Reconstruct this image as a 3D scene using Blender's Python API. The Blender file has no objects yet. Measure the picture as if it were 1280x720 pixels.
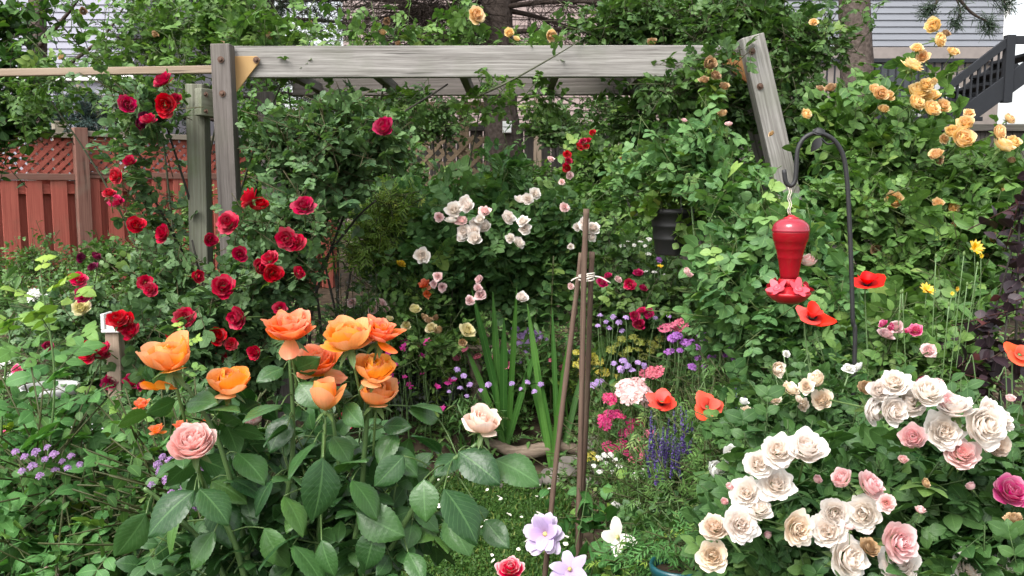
import bpy, bmesh, math, random
import numpy as np
from mathutils import Vector, Matrix

SC = bpy.context.scene
COL = SC.collection
F = 1108.0                      # focal length in photo pixels (1280 wide)
PITCH = math.radians(6.4)
CAM = np.array([0.0, 0.0, 1.5])
CP, SP = math.cos(PITCH), math.sin(PITCH)
PI = math.pi


def W(px, py, Y):
    """world point at forward distance Y that the photo shows at (px, py)"""
    xc, yc = (px - 640) / F, (360 - py) / F
    d = np.array([xc, yc * SP + CP, yc * CP - SP])
    return CAM + d * (Y / d[1])


def gz(x, y):
    y = np.asarray(y, float)
    t = np.clip((y - 4.36) / 0.5, 0, 1)                 # the raised bed behind the edging stones
    s = np.clip((y - 5) / 4.0, 0, 1)
    return 0.30 * t * t * (3 - 2 * t) + 0.1 * s * s * (3 - 2 * s)


def unit(a):
    a = np.asarray(a, float)
    return a / np.maximum(np.linalg.norm(a, axis=-1, keepdims=True), 1e-9)


# ------------------------------------------------------------------ materials
def newmat(name):
    m = bpy.data.materials.new(name)
    m.use_nodes = True
    nt = m.node_tree
    b = nt.nodes['Principled BSDF']
    return m, nt, b, nt.nodes['Material Output']


def N(nt, t, **kw):
    n = nt.nodes.new(t)
    for k, v in kw.items():
        if isinstance(k, str) and k.startswith('i_'):
            n.inputs[k[2:]].default_value = v
        else:
            setattr(n, k, v)
    return n


def mixc(nt, fac, a, b, mode='MIX'):
    n = nt.nodes.new('ShaderNodeMix')
    n.data_type = 'RGBA'
    n.blend_type = mode
    n.clamp_factor = True
    for s, v in ((n.inputs[0], fac), (n.inputs[6], a), (n.inputs[7], b)):
        if isinstance(v, (int, float)):
            s.default_value = v
        elif isinstance(v, tuple):
            s.default_value = (*v, 1)
        else:
            nt.links.new(v, s)
    return n.outputs[2]


def math_(nt, op, a, b=0.0, clamp=False):
    n = nt.nodes.new('ShaderNodeMath')
    n.operation = op
    n.use_clamp = clamp
    for s, v in zip(n.inputs, (a, b)):
        if isinstance(v, (int, float)):
            s.default_value = v
        else:
            nt.links.new(v, s)
    return n.outputs[0]


def ramp(nt, fac, stops):
    n = nt.nodes.new('ShaderNodeValToRGB')
    e = n.color_ramp.elements
    while len(e) < len(stops):
        e.new(0.5)
    for el, (p, c) in zip(e, stops):
        el.position = p
        el.color = (*c, 1) if len(c) == 3 else c
    nt.links.new(fac, n.inputs[0])
    return n.outputs[0]


def att(nt):
    a = N(nt, 'ShaderNodeAttribute', attribute_name='att')
    s = N(nt, 'ShaderNodeSeparateXYZ')
    nt.links.new(a.outputs['Vector'], s.inputs[0])
    return s.outputs


def luv(nt):
    a = N(nt, 'ShaderNodeAttribute', attribute_name='luv')
    s = N(nt, 'ShaderNodeSeparateXYZ')
    nt.links.new(a.outputs['Vector'], s.inputs[0])
    return s.outputs


def leafmat(name, dark, light, young=(0.16, 0.2, 0.05), stem=(0.07, 0.08, 0.03), rough=0.5, trans=0.25, veins=False, spec=0.32):
    m, nt, b, out = newmat(name)
    r, g, k = att(nt)
    L = nt.links
    c = mixc(nt, r, dark, light)
    c = mixc(nt, math_(nt, 'MULTIPLY', g, 0.85), c, young)
    no = N(nt, 'ShaderNodeTexNoise', i_Scale=55.0, i_Detail=2.0)
    geo = N(nt, 'ShaderNodeNewGeometry')
    L.new(geo.outputs['Position'], no.inputs['Vector'])
    c = mixc(nt, 0.35, c, mixc(nt, no.outputs[0], (0.45, 0.45, 0.45), (1.5, 1.5, 1.5)), 'MULTIPLY')
    u, v, _ = luv(nt)
    au = math_(nt, 'ABSOLUTE', u)
    mid = math_(nt, 'LESS_THAN', au, 0.055)
    if veins:
        # side veins: sloping lines repeated along the leaf
        ph = math_(nt, 'SUBTRACT', math_(nt, 'MULTIPLY', v, 9.0), math_(nt, 'MULTIPLY', au, 3.2))
        fr = math_(nt, 'FRACT', ph)
        ve = math_(nt, 'LESS_THAN', math_(nt, 'ABSOLUTE', math_(nt, 'SUBTRACT', fr, 0.5)), 0.06)
        mid = math_(nt, 'MAXIMUM', mid, math_(nt, 'MULTIPLY', ve, 0.5))
    midm = math_(nt, 'MULTIPLY', mid, math_(nt, 'SUBTRACT', 1.0, k))
    c = mixc(nt, math_(nt, 'MULTIPLY', midm, 0.38), c, tuple(min(1, x * 1.6 + 0.03) for x in light))
    c = mixc(nt, k, c, stem)
    L.new(c, b.inputs['Base Color'])
    b.inputs['Roughness'].default_value = rough
    b.inputs['Specular IOR Level'].default_value = spec
    if veins:
        bp = N(nt, 'ShaderNodeBump', i_Strength=0.35, i_Distance=0.002)
        n2 = N(nt, 'ShaderNodeTexNoise', i_Scale=160.0, i_Detail=2.0)
        L.new(geo.outputs['Position'], n2.inputs['Vector'])
        L.new(math_(nt, 'SUBTRACT', n2.outputs[0], math_(nt, 'MULTIPLY', mid, 0.9)), bp.inputs['Height'])
        L.new(bp.outputs[0], b.inputs['Normal'])
    t = N(nt, 'ShaderNodeBsdfTranslucent')
    L.new(mixc(nt, 1.0, c, (1.15, 1.3, 0.5), 'MULTIPLY'), t.inputs[0])
    mx = N(nt, 'ShaderNodeMixShader', i_Fac=trans)
    L.new(b.outputs[0], mx.inputs[1])
    L.new(t.outputs[0], mx.inputs[2])
    L.new(mx.outputs[0], out.inputs[0])
    return m


def petalmat(name, inner, outer, base=None, edge=None, rough=0.55, trans=0.3, var=0.14, vein=0.12):
    """att = (along petal, layer 0 inner..1 outer, random)"""
    m, nt, b, out = newmat(name)
    L = nt.links
    v, t, r = att(nt)
    c = mixc(nt, t, inner, outer)
    if base:
        c = mixc(nt, ramp(nt, v, [(0.0, (1, 1, 1)), (0.55, (0, 0, 0))]), c, base)
    if edge:
        c = mixc(nt, ramp(nt, v, [(0.72, (0, 0, 0)), (1.0, (1, 1, 1))]), c, edge)
    u = luv(nt)[0]
    w = N(nt, 'ShaderNodeTexNoise', i_Scale=1.0, i_Detail=2.0)
    cb = N(nt, 'ShaderNodeCombineXYZ')
    L.new(math_(nt, 'MULTIPLY', u, 11.0), cb.inputs[0])
    L.new(math_(nt, 'MULTIPLY', v, 1.2), cb.inputs[1])
    L.new(math_(nt, 'MULTIPLY', r, 37.0), cb.inputs[2])
    L.new(cb.outputs[0], w.inputs['Vector'])
    c = mixc(nt, vein * 3, c, mixc(nt, w.outputs[0], (0.6, 0.55, 0.55), (1.35, 1.35, 1.35)), 'MULTIPLY')
    oi = N(nt, 'ShaderNodeObjectInfo')
    hs = N(nt, 'ShaderNodeHueSaturation')
    L.new(c, hs.inputs['Color'])
    L.new(math_(nt, 'ADD', math_(nt, 'MULTIPLY', oi.outputs['Random'], 0.018), 0.491), hs.inputs['Hue'])
    L.new(math_(nt, 'ADD', math_(nt, 'MULTIPLY', oi.outputs['Random'], var), 1 - var * 0.7), hs.inputs['Value'])
    L.new(math_(nt, 'SUBTRACT', 1.12, math_(nt, 'MULTIPLY', r, 0.25)), hs.inputs['Saturation'])
    c = hs.outputs[0]
    L.new(c, b.inputs['Base Color'])
    b.inputs['Roughness'].default_value = rough
    b.inputs['Specular IOR Level'].default_value = 0.25
    tr = N(nt, 'ShaderNodeBsdfTranslucent')
    L.new(c, tr.inputs[0])
    mx = N(nt, 'ShaderNodeMixShader', i_Fac=trans)
    L.new(b.outputs[0], mx.inputs[1])
    L.new(tr.outputs[0], mx.inputs[2])
    L.new(mx.outputs[0], out.inputs[0])
    return m


def woodmat(name, a, bcol, dirt=(0.1, 0.12, 0.07), grain=1.0, moss=0.25, rough=0.85, knots=True):
    """weathered timber; grain runs along the object's X axis"""
    m, nt, b, out = newmat(name)
    L = nt.links
    tc = N(nt, 'ShaderNodeTexCoord')
    oi = N(nt, 'ShaderNodeObjectInfo')
    sh = N(nt, 'ShaderNodeVectorMath', operation='ADD')
    L.new(tc.outputs['Object'], sh.inputs[0])
    cm = N(nt, 'ShaderNodeCombineXYZ')
    L.new(math_(nt, 'MULTIPLY', oi.outputs['Random'], 30.0), cm.inputs[0])
    L.new(cm.outputs[0], sh.inputs[1])
    P = sh.outputs[0]
    mp = N(nt, 'ShaderNodeMapping')
    mp.inputs['Scale'].default_value = (2.2 * grain, 95 * grain, 95 * grain)
    L.new(P, mp.inputs[0])
    # knots bend the grain
    vo = N(nt, 'ShaderNodeTexNoise', i_Scale=3.0, i_Detail=3.0)
    L.new(P, vo.inputs['Vector'])
    ad = N(nt, 'ShaderNodeVectorMath', operation='MULTIPLY_ADD')
    L.new(vo.outputs['Color'], ad.inputs[0])
    ad.inputs[1].default_value = (0.0, 1.6, 1.6)
    L.new(mp.outputs[0], ad.inputs[2])
    n1 = N(nt, 'ShaderNodeTexNoise', i_Scale=1.0, i_Detail=6.0, i_Roughness=0.65)
    L.new(ad.outputs[0], n1.inputs['Vector'])
    g = ramp(nt, n1.outputs[0], [(0.3, (0, 0, 0)), (0.7, (1, 1, 1))])
    c = mixc(nt, g, a, bcol)
    mc = N(nt, 'ShaderNodeMapping')
    mc.inputs['Scale'].default_value = (1.1, 34, 34)
    L.new(P, mc.inputs[0])
    ck = N(nt, 'ShaderNodeTexNoise', i_Scale=1.0, i_Detail=3.0, i_Distortion=0.6)
    L.new(mc.outputs[0], ck.inputs['Vector'])
    cf = ramp(nt, ck.outputs[0], [(0.30, (1, 1, 1)), (0.345, (0, 0, 0))])
    c = mixc(nt, math_(nt, 'MULTIPLY', cf, 0.8), c, tuple(x * 0.25 for x in a))
    n2 = N(nt, 'ShaderNodeTexNoise', i_Scale=4.5, i_Detail=5.0)
    L.new(P, n2.inputs['Vector'])
    c = mixc(nt, math_(nt, 'MULTIPLY', ramp(nt, n2.outputs[0], [(0.5, (0, 0, 0)), (0.72, (1, 1, 1))]), moss), c, dirt)
    if knots:
        mk = N(nt, 'ShaderNodeMapping')
        mk.inputs['Scale'].default_value = (2.4, 6.0, 6.0)
        L.new(P, mk.inputs[0])
        vk = N(nt, 'ShaderNodeTexVoronoi', i_Scale=1.0)
        L.new(mk.outputs[0], vk.inputs['Vector'])
        kf = ramp(nt, vk.outputs['Distance'], [(0.11, (1, 1, 1)), (0.2, (0, 0, 0))])
        c = mixc(nt, math_(nt, 'MULTIPLY', kf, 0.75), c, tuple(x * 0.3 for x in a))
    L.new(c, b.inputs['Base Color'])
    b.inputs['Roughness'].default_value = rough
    b.inputs['Specular IOR Level'].default_value = 0.25
    bp = N(nt, 'ShaderNodeBump', i_Strength=0.5, i_Distance=0.004)
    L.new(n1.outputs[0], bp.inputs['Height'])
    L.new(bp.outputs[0], b.inputs['Normal'])
    return m


def plain(name, c, rough=0.5, noise=0.25, scale=20.0, spec=0.5, metal=0.0, bump=0.0, c2=None):
    m, nt, b, out = newmat(name)
    no = N(nt, 'ShaderNodeTexNoise', i_Scale=scale, i_Detail=4.0)
    tc = N(nt, 'ShaderNodeTexCoord')
    nt.links.new(tc.outputs['Object'], no.inputs['Vector'])
    if c2:
        cc = mixc(nt, ramp(nt, no.outputs[0], [(0.35, (0, 0, 0)), (0.65, (1, 1, 1))]), c, c2)
    else:
        cc = mixc(nt, noise, c, mixc(nt, no.outputs[0], (0.2, 0.2, 0.2), (1.7, 1.7, 1.7)), 'MULTIPLY')
    nt.links.new(cc, b.inputs['Base Color'])
    b.inputs['Roughness'].default_value = rough
    b.inputs['Specular IOR Level'].default_value = spec
    b.inputs['Metallic'].default_value = metal
    if bump:
        bp = N(nt, 'ShaderNodeBump', i_Strength=bump, i_Distance=0.01)
        nt.links.new(no.outputs[0], bp.inputs['Height'])
        nt.links.new(bp.outputs[0], b.inputs['Normal'])
    return m


# ------------------------------------------------------------------ geometry
class Geo:
    """quads with a per-point att (3) and luv (3)"""
    def __init__(s, v=None, q=None, a=None, u=None):
        s.v = np.zeros((0, 3)) if v is None else np.asarray(v, float)
        s.q = np.zeros((0, 4), int) if q is None else np.asarray(q, int)
        n = len(s.v)
        s.a = np.zeros((n, 3)) if a is None else np.asarray(a, float)
        s.u = np.zeros((n, 3)) if u is None else np.asarray(u, float)

    def tf(s, R, t=(0, 0, 0)):
        return Geo(s.v @ np.asarray(R, float).T + np.asarray(t, float), s.q, s.a.copy(), s.u)


def join(gs):
    gs = [g for g in gs if len(g.v)]
    if not gs:
        return Geo()
    off = np.cumsum([0] + [len(g.v) for g in gs])
    return Geo(np.concatenate([g.v for g in gs]), np.concatenate([g.q + o for g, o in zip(gs, off)]),
               np.concatenate([g.a for g in gs]), np.concatenate([g.u for g in gs]))


def meshdata(name, g, mat, smooth=True, origin=(0, 0, 0)):
    me = bpy.data.meshes.new(name)
    nv, nq = len(g.v), len(g.q)
    me.vertices.add(nv)
    me.vertices.foreach_set('co', (g.v - np.asarray(origin, float)).astype(np.float32).ravel())
    me.loops.add(nq * 4)
    me.loops.foreach_set('vertex_index', g.q.astype(np.int32).ravel())
    me.polygons.add(nq)
    me.polygons.foreach_set('loop_start', np.arange(0, nq * 4, 4, dtype=np.int32))
    me.polygons.foreach_set('use_smooth', np.full(nq, smooth))
    a = me.attributes.new('att', 'FLOAT_VECTOR', 'POINT')
    a.data.foreach_set('vector', g.a.astype(np.float32).ravel())
    a = me.attributes.new('luv', 'FLOAT_VECTOR', 'POINT')
    a.data.foreach_set('vector', g.u.astype(np.float32).ravel())
    me.update(calc_edges=True)
    me.materials.append(mat)
    return me


def link(name, me, parent=None, loc=(0, 0, 0)):
    o = bpy.data.objects.new(name, me)
    COL.objects.link(o)
    o.location = tuple(loc)
    if parent is not None:
        o.parent = parent
    return o


def tag(o, label=None, cat=None, group=None, kind=None):
    for k, v in (('label', label), ('category', cat), ('group', group), ('kind', kind)):
        if v:
            o[k] = v
    return o


def thing(name, label, cat, loc=(0, 0, 0), group=None):
    o = link(name, None, None, loc)
    o.empty_display_size = 0.05
    return tag(o, label, cat, group)


def part(name, g, mat, parent, smooth=True):
    """g is in world coordinates; the part's origin is its parent's"""
    return link(name, meshdata(name, g, mat, smooth, tuple(parent.location)), parent)


def grid_q(nr, nc):
    i = np.arange(nr - 1)[:, None] * nc + np.arange(nc - 1)[None, :]
    i = i.ravel()
    return np.stack([i, i + 1, i + nc + 1, i + nc], 1)


def leaf(rows=3, cols=1, wid=0.34, fold=0.25, curl=0.18, peak=0.85, serr=0.0, quilt=0.0, tipw=0.02, power=0.9):
    """unit leaf along +Y, upper side +Z; wid = half width"""
    t = np.linspace(0, 1, rows + 1)
    s = np.linspace(-1, 1, 2 * cols + 1)
    wp = wid * np.sin(PI * np.clip(t, 0, 1) ** peak) ** power + tipw * (1 - t)
    wp[0] = tipw
    wp[-1] = tipw * 0.4
    T, S = np.meshgrid(t, s, indexing='ij')
    X = S * wp[:, None]
    if serr:
        z = np.where(np.arange(rows + 1) % 2 == 0, 1 + serr, 1 - serr)[:, None]
        X = X * np.where(np.abs(S) > 0.99, z, 1)
    Z = fold * np.abs(X) - curl * T ** 2
    if quilt:
        Z = Z + quilt * np.sin((T * 9 - np.abs(S) * 3.2) * 2 * PI) * np.minimum(1, np.abs(S) * 3) * np.sin(PI * T)
        Z = Z - 0.35 * wid * np.abs(S) ** 3 * 0.5
    Y = T - 0.25 * curl * T ** 2 + (0.03 * np.abs(S) * serr * 5)
    v = np.stack([X, Y, Z], -1).reshape(-1, 3)
    u = np.stack([S, T, 0 * S], -1).reshape(-1, 3)
    return Geo(v, grid_q(rows + 1, 2 * cols + 1), None, u)


def tube(pts, rad, seg=6, k=1.0, rnd=0.5):
    pts = np.asarray(pts, float)
    n = len(pts)
    rad = np.broadcast_to(np.asarray(rad, float), (n,))
    d = unit(np.gradient(pts, axis=0))
    ref = np.array([0.13, 0.97, 0.21]) if abs(d[0] @ np.array([0.13, 0.97, 0.21])) < 0.9 else np.array([1.0, 0, 0])
    x = unit(np.cross(d, ref))
    y = np.cross(d, x)
    an = np.linspace(0, 2 * PI, seg, endpoint=False)
    v = pts[:, None] + rad[:, None, None] * (np.cos(an)[None, :, None] * x[:, None] + np.sin(an)[None, :, None] * y[:, None])
    i = np.arange(n - 1)[:, None] * seg
    j = np.arange(seg)[None, :]
    j2 = (j + 1) % seg
    q = np.stack([i + j, i + j2, i + seg + j2, i + seg + j], -1).reshape(-1, 4)
    v = v.reshape(-1, 3)
    # end caps (collapsed quads fan)
    c0, c1 = len(v), len(v) + 1
    v = np.concatenate([v, pts[:1], pts[-1:]])
    caps = []
    for a in range(0, seg - 1, 2):
        caps.append([a + 1, a, c0, (a + 2) % seg])
        b0 = (n - 1) * seg
        caps.append([b0 + a, b0 + a + 1, b0 + (a + 2) % seg, c1])
    q = np.concatenate([q, np.array(caps)])
    a = np.tile([rnd, 0, k], (len(v), 1))
    along = np.concatenate([np.repeat(np.linspace(0, 1, n), seg), [0, 1]])
    u = np.stack([np.concatenate([np.tile(an / PI - 1, n), [0, 0]]), along, 0 * along], 1)
    return Geo(v, q, a, u)


def curve(pts, n=12):
    """Catmull-Rom through pts"""
    p = np.asarray(pts, float)
    if len(p) == 2:
        t = np.linspace(0, 1, n)[:, None]
        return p[0] * (1 - t) + p[1] * t
    p = np.concatenate([[2 * p[0] - p[1]], p, [2 * p[-1] - p[-2]]])
    out = []
    m = len(p) - 3
    for i in range(m):
        t = np.linspace(0, 1, max(2, n // m), endpoint=(i == m - 1))[:, None]
        a, b, c, d = p[i:i + 4]
        out.append(0.5 * (2 * b + (c - a) * t + (2 * a - 5 * b + 4 * c - d) * t ** 2 + (-a + 3 * b - 3 * c + d) * t ** 3))
    return np.concatenate(out)


def lathe(prof, seg=32, att3=(0.5, 0, 0)):
    p = np.asarray(prof, float)
    an = np.linspace(0, 2 * PI, seg, endpoint=False)
    v = np.stack([p[:, None, 0] * np.cos(an), p[:, None, 0] * np.sin(an), np.broadcast_to(p[:, None, 1], (len(p), seg))], -1).reshape(-1, 3)
    i = np.arange(len(p) - 1)[:, None] * seg
    j = np.arange(seg)[None, :]
    q = np.stack([i + j, i + (j + 1) % seg, i + seg + (j + 1) % seg, i + seg + j], -1).reshape(-1, 4)
    return Geo(v, q, np.tile(att3, (len(v), 1)))


def frames(d, n):
    d = unit(d)
    n = n - d * np.sum(d * n, -1, keepdims=True)
    n = unit(n)
    return np.stack([np.cross(d, n), d, n], -1)


def scatter(tm, R, T, S, rnd=None, age=None):
    """copies of template tm: rotation (K,3,3), place (K,3), scale (K,) or (K,3)"""
    K = len(T)
    if K == 0:
        return Geo()
    S = np.asarray(S, float)
    S = np.broadcast_to(S[:, None], (K, 3)) if S.ndim == 1 else S
    M = R * S[:, None, :]
    v = np.einsum('kij,vj->kvi', M, tm.v) + T[:, None, :]
    n = len(tm.v)
    a = np.broadcast_to(tm.a, (K, n, 3)).copy()
    if rnd is not None:
        a[..., 0] = np.clip(0.45 * a[..., 0] + 0.55 * rnd[:, None], 0, 1)
    if age is not None:
        a[..., 1] = np.maximum(a[..., 1], age[:, None])
    q = tm.q[None] + (np.arange(K) * n)[:, None, None]
    return Geo(v.reshape(-1, 3), q.reshape(-1, 4), a.reshape(-1, 3), np.broadcast_to(tm.u, (K, n, 3)).reshape(-1, 3))


def compound(rng, lf, pairs=2, llen=0.42, spread=64, droop=0.25):
    """pinnate leaf, length about 1, along +Y"""
    gs = []
    pos = np.linspace(0.34, 0.78, pairs) if pairs > 1 else np.array([0.5])
    items = [(0.74, 0.0, 1.0)]
    for i, p in enumerate(pos):
        k = 0.78 + 0.2 * (i / max(1, pairs - 1) if pairs > 1 else 1)
        items += [(p, s * math.radians(spread + rng.uniform(-9, 9)), k * rng.uniform(0.9, 1.08)) for s in (-1, 1)]
    for p, an, k in items:
        ca, sa = math.cos(an), math.sin(an)
        d = np.array([sa, ca, rng.uniform(-0.22, 0.08)])
        nn = np.array([rng.uniform(-.25, .25) - 0.15 * sa, rng.uniform(-.25, .2), 1.0])
        R = frames(d, nn) * (llen * k)
        g = lf.tf(R, (0, p if an else 0.6, -droop * p * p))
        g.a[:, 0] = rng.uniform(0, 1)
        gs.append(g)
    y = np.linspace(0, 0.72, 4)
    gs.append(tube(np.stack([0 * y, y, -droop * y * y - 0.004], 1), 0.012, 3, 1.0))
    return join(gs)


_t = np.array([[0, 0, 0], [0, 1, 0]], float)
PRISM = tube(_t, 1.0, 3)


def pinnate_set(seed, lf, pairs=(2, 3), n=4, **kw):
    rng = np.random.default_rng(seed)
    return [compound(rng, lf, pairs[i % len(pairs)], **kw) for i in range(n)]


def shoots(rng, blobs, tms, size, slen=0.3, k=7, up=0.8, out=0.8, jit=0.5, droop=0.25, stem_r=0.0022, young=0.35, cull=0.7, shell=0.6, lean=(0, 0, 0.25)):
    """leafy shoots growing out of ellipsoid masses; blob = (px, py, Y, rpx, rpy, depth, n)"""
    P, D, LV = [], [], []
    bs_ = []
    for (px, py, Y, rx, ry, rd, n) in blobs:
        n = int(n * 0.86) if n > 12 else n
        c = W(px, py, Y)
        m = Y / F
        o = unit(rng.normal(size=(n, 3)))
        lump = 1 + 0.22 * np.sin(o @ np.array([5.1, 3.3, 4.2]) + px) + 0.15 * np.sin(o @ np.array([-7.3, 6.1, 8.2]) + py)
        r = rng.uniform(0, 1, n) ** shell * lump
        p = c + o * r[:, None] * np.array([rx * m, rd, ry * m])
        keep = ~((o[:, 1] > 0.35) & (rng.uniform(size=n) < cull))
        p, o = p[keep], o[keep]
        d = unit(o * out + np.asarray(lean) + rng.normal(size=p.shape) * jit)
        P.append(p - d * slen * 0.95)
        bs_.append(np.full(len(p), rng.uniform(0.78, 1.14)))
        D.append(d)
    P, D, bs_ = np.concatenate(P), np.concatenate(D), np.concatenate(bs_)
    ok = P[:, 2] > gz(P[:, 0], P[:, 1]) - 0.05
    P, D, bs_ = P[ok], D[ok], bs_[ok]
    K = len(P)
    L = slen * rng.uniform(0.6, 1.3, K) * np.where(rng.uniform(size=K) < 0.06, 1.7, 1.0)
    srnd = rng.uniform(0, 1, K)
    syoung = rng.uniform(0, 1, K) < young
    e1 = unit(np.cross(D, rng.normal(size=D.shape)))
    e2 = np.cross(D, e1)
    pts, dirs, nrms, sc, rn, ag = [], [], [], [], [], []
    axis = lambda s: P + D * s[:, None] + np.stack([0 * s, 0 * s, -droop * s * s], 1)
    for j in range(k):
        f = (j + 0.6) / k
        s = f * L
        ph = 2.4 * j + srnd * 6.28
        rad = e1 * np.cos(ph)[:, None] + e2 * np.sin(ph)[:, None]
        ld = unit(rad + D * (0.45 + 0.5 * f) + np.array([0, 0, -0.12]) + rng.normal(size=D.shape) * 0.18)
        nn = np.array([0, 0, up]) + D * 0.45 + rng.normal(size=D.shape) * 0.33
        pts.append(axis(s)); dirs.append(ld); nrms.append(nn)
        sc.append(size * bs_ * rng.uniform(0.7, 1.15, K) * (1 - 0.35 * f ** 3))
        rn.append(np.clip(0.5 * srnd + 0.5 * rng.uniform(0, 1, K), 0, 1))
        ag.append(np.where(syoung, np.clip((f - 0.55) * 2.2, 0, 1), 0) * rng.uniform(0.5, 1, K) + (rng.uniform(size=K) < 0.015) * 1.2)
    pts, dirs, nrms, sc, rn, ag = (np.concatenate(x) for x in (pts, dirs, nrms, sc, rn, ag))
    R = frames(dirs, nrms)
    which = rng.integers(0, len(tms), len(pts))
    gs = [scatter(t, R[which == i], pts[which == i], sc[which == i], rn[which == i], ag[which == i]) for i, t in enumerate(tms)]
    for a, b in ((0, 0.5), (0.5, 1.0)):
        p0, p1 = axis(a * L), axis(b * L)
        dd = p1 - p0
        ln = np.linalg.norm(dd, axis=1)
        gs.append(scatter(PRISM, frames(dd, np.tile([0.3, -1, 0.2], (K, 1))), p0, np.stack([np.full(K, stem_r), ln, np.full(K, stem_r)], 1)))
    return join(gs)


def canes(root, targets, mat, r=0.008, rng=None, bow=0.15, n=10, name='cane', spread=0.08):
    b = np.array(root.location)
    for t in targets:
        t = np.asarray(t, float)
        s = b + np.array([rng.uniform(-spread, spread), rng.uniform(-spread, spread), 0])
        mid = (s + t) / 2 + np.array([(t - s)[0] * -bow * 0.6, rng.uniform(-.06, .06), bow * np.linalg.norm(t - s) * 0.6])
        p = curve([s, mid, t], n)
        part(name, tube(p, np.linspace(r, r * 0.45, len(p)), 6), mat, root)


# ------------------------------------------------------------------ flowers
def flower(seed, layers, nu=7, nv=6, norm=None, jl=0.12, ja=5, scat=0.0):
    """layers, inner first: (count, length, start angle, end angle, half width, lip, ripple, rho0, z0); angles from the axis (+Z)"""
    rng = np.random.default_rng(seed)
    gs = []
    nl = len(layers)
    ph0 = rng.uniform(0, 6)
    for li, (cnt, L, a0, a1, hw, lip, rip, rho0, z0) in enumerate(layers):
        for i in range(cnt):
            ph = ph0 + 2 * PI * i / cnt + rng.normal() * 0.16 + li * 0.9
            l = L * rng.uniform(1 - jl, 1 + jl)
            da = rng.normal() * ja
            v = np.linspace(0, 1, nv)
            u = np.linspace(-1, 1, nu)
            V, U = np.meshgrid(v, u, indexing='ij')
            V2 = V * (1 - 0.12 * U * U - 0.22 * U ** 4 - 0.05 * np.abs(U + rng.uniform(-.4, .4)) * rng.uniform(0, 1))
            vv = np.linspace(0, 1, 41)
            ang = np.radians(a0 + da + (a1 - a0) * vv + lip * np.clip((vv - 0.65) / 0.35, 0, 1) ** 1.5)
            rr = rho0 + l * np.concatenate([[0], np.cumsum((np.sin(ang[1:]) + np.sin(ang[:-1])) / 2)]) / 40
            zz = z0 + l * np.concatenate([[0], np.cumsum((np.cos(ang[1:]) + np.cos(ang[:-1])) / 2)]) / 40
            RHO, Z = np.interp(V2, vv, rr), np.interp(V2, vv, zz)
            wv = hw * L * (0.3 + 0.7 * np.sin(PI * (0.06 + 0.63 * V2)) ** 0.8)
            reff = np.maximum(np.abs(RHO), 0.07 + 0.15 * wv)
            dphi = np.clip(U * wv / reff, -1.9, 1.9)
            k1, k2 = rng.uniform(2, 4), rng.uniform(4, 7)
            w = rip * L * V2 ** 2 * (np.sin(k1 * U + rng.uniform(0, 6)) + 0.6 * np.sin(k2 * U + rng.uniform(0, 6)))
            RHO = RHO + w + 0.012 * U
            Z = Z + 0.7 * w * np.sin(np.radians(a1)) - 0.05 * L * U * U * np.sin(np.radians(max(a1, 0)))
            x = RHO * np.cos(ph + dphi)
            y = RHO * np.sin(ph + dphi)
            t = li / max(1, nl - 1)
            if scat:                                    # quartered, uneven heart
                x = x + rng.normal() * scat * (1.15 - t)
                y = y + rng.normal() * scat * (1.15 - t)
                Z = Z + rng.normal() * scat * 0.35
            g = Geo(np.stack([x, y, Z], -1).reshape(-1, 3), grid_q(nv, nu))
            g.a = np.stack([V2.ravel(), np.full(V2.size, t), np.full(V2.size, rng.uniform())], 1)
            g.u = np.stack([U.ravel(), V2.ravel(), 0 * U.ravel()], 1)
            gs.append(g)
    g = join(gs)
    c = join(gs[:norm]) if norm else g
    d = max(np.ptp(c.v[:, 0]), np.ptp(c.v[:, 1]), 0.8 * np.ptp(c.v[:, 2]))
    g.v = g.v / d
    return g


def rosette(seed, n=9, cup=0.0, full=1.0):
    """many-petalled old rose; petals rise from the whole disc; cup 0 = flat, 1 = ball"""
    ls = []
    for i in range(n):
        t = i / (n - 1)
        L = 0.16 + 0.24 * t
        a0 = 2 + (70 - 12 * cup) * t
        a1 = -22 + (104 - 96 * cup) * t ** 1.7
        ls.append((max(3, int((3 + 7.5 * t) * full)), L, a0, a1, 0.62 + 0.12 * t, 24 * t * (1 - .6 * cup), 0.115 - .035 * t, 0.012 + (0.20 - 0.02 * cup) * t, (0.19 + 0.05 * cup) * (1 - t ** 2)))
    return flower(seed, ls, 8, 6, jl=0.16, ja=8, scat=0.055)


def disc_floret(seed, n=5, layers=1, lip=0, ang=80, hw=0.42):
    return flower(seed, [(n, 0.5 * (0.55 + 0.45 * (i + 1) / layers), ang - 35 + 20 * i / max(1, layers), ang + 15 * i / layers, hw, lip, 0.04, 0.01, 0) for i in range(layers)], 3, 4)


def sepals(seed, n=5, L=0.42):
    rng = np.random.default_rng(seed)
    lf = leaf(3, 1, 0.16, 0.3, 0.1)
    gs = []
    for i in range(n):
        a = 2 * PI * i / n + rng.normal() * 0.1
        el = rng.uniform(-0.9, 0.1)
        d = np.array([math.cos(a), math.sin(a), el])
        g = lf.tf(frames(d, np.array([0, 0, 1.0])) * L, (0, 0, -0.06))
        g.a[:, 0] = rng.uniform(0.3, 0.9)
        gs.append(g)
    h = lathe([(0.001, -0.2), (0.05, -0.19), (0.075, -0.12), (0.07, -0.05), (0.02, 0.02)], 8, (0.6, 0, 0))
    gs.append(h)
    z = np.linspace(-0.18, -1.3, 4)
    gs.append(tube(np.stack([0.02 * z, 0 * z, z], 1), 0.028, 6, 0.0, 0.7))
    return join(gs)


def rot_axis(ax, spin=0.0):
    ax = Vector(ax).normalized()
    q = Vector((0, 0, 1)).rotation_difference(ax)
    return q.to_matrix() @ Matrix.Rotation(spin, 3, 'Z')


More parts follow.
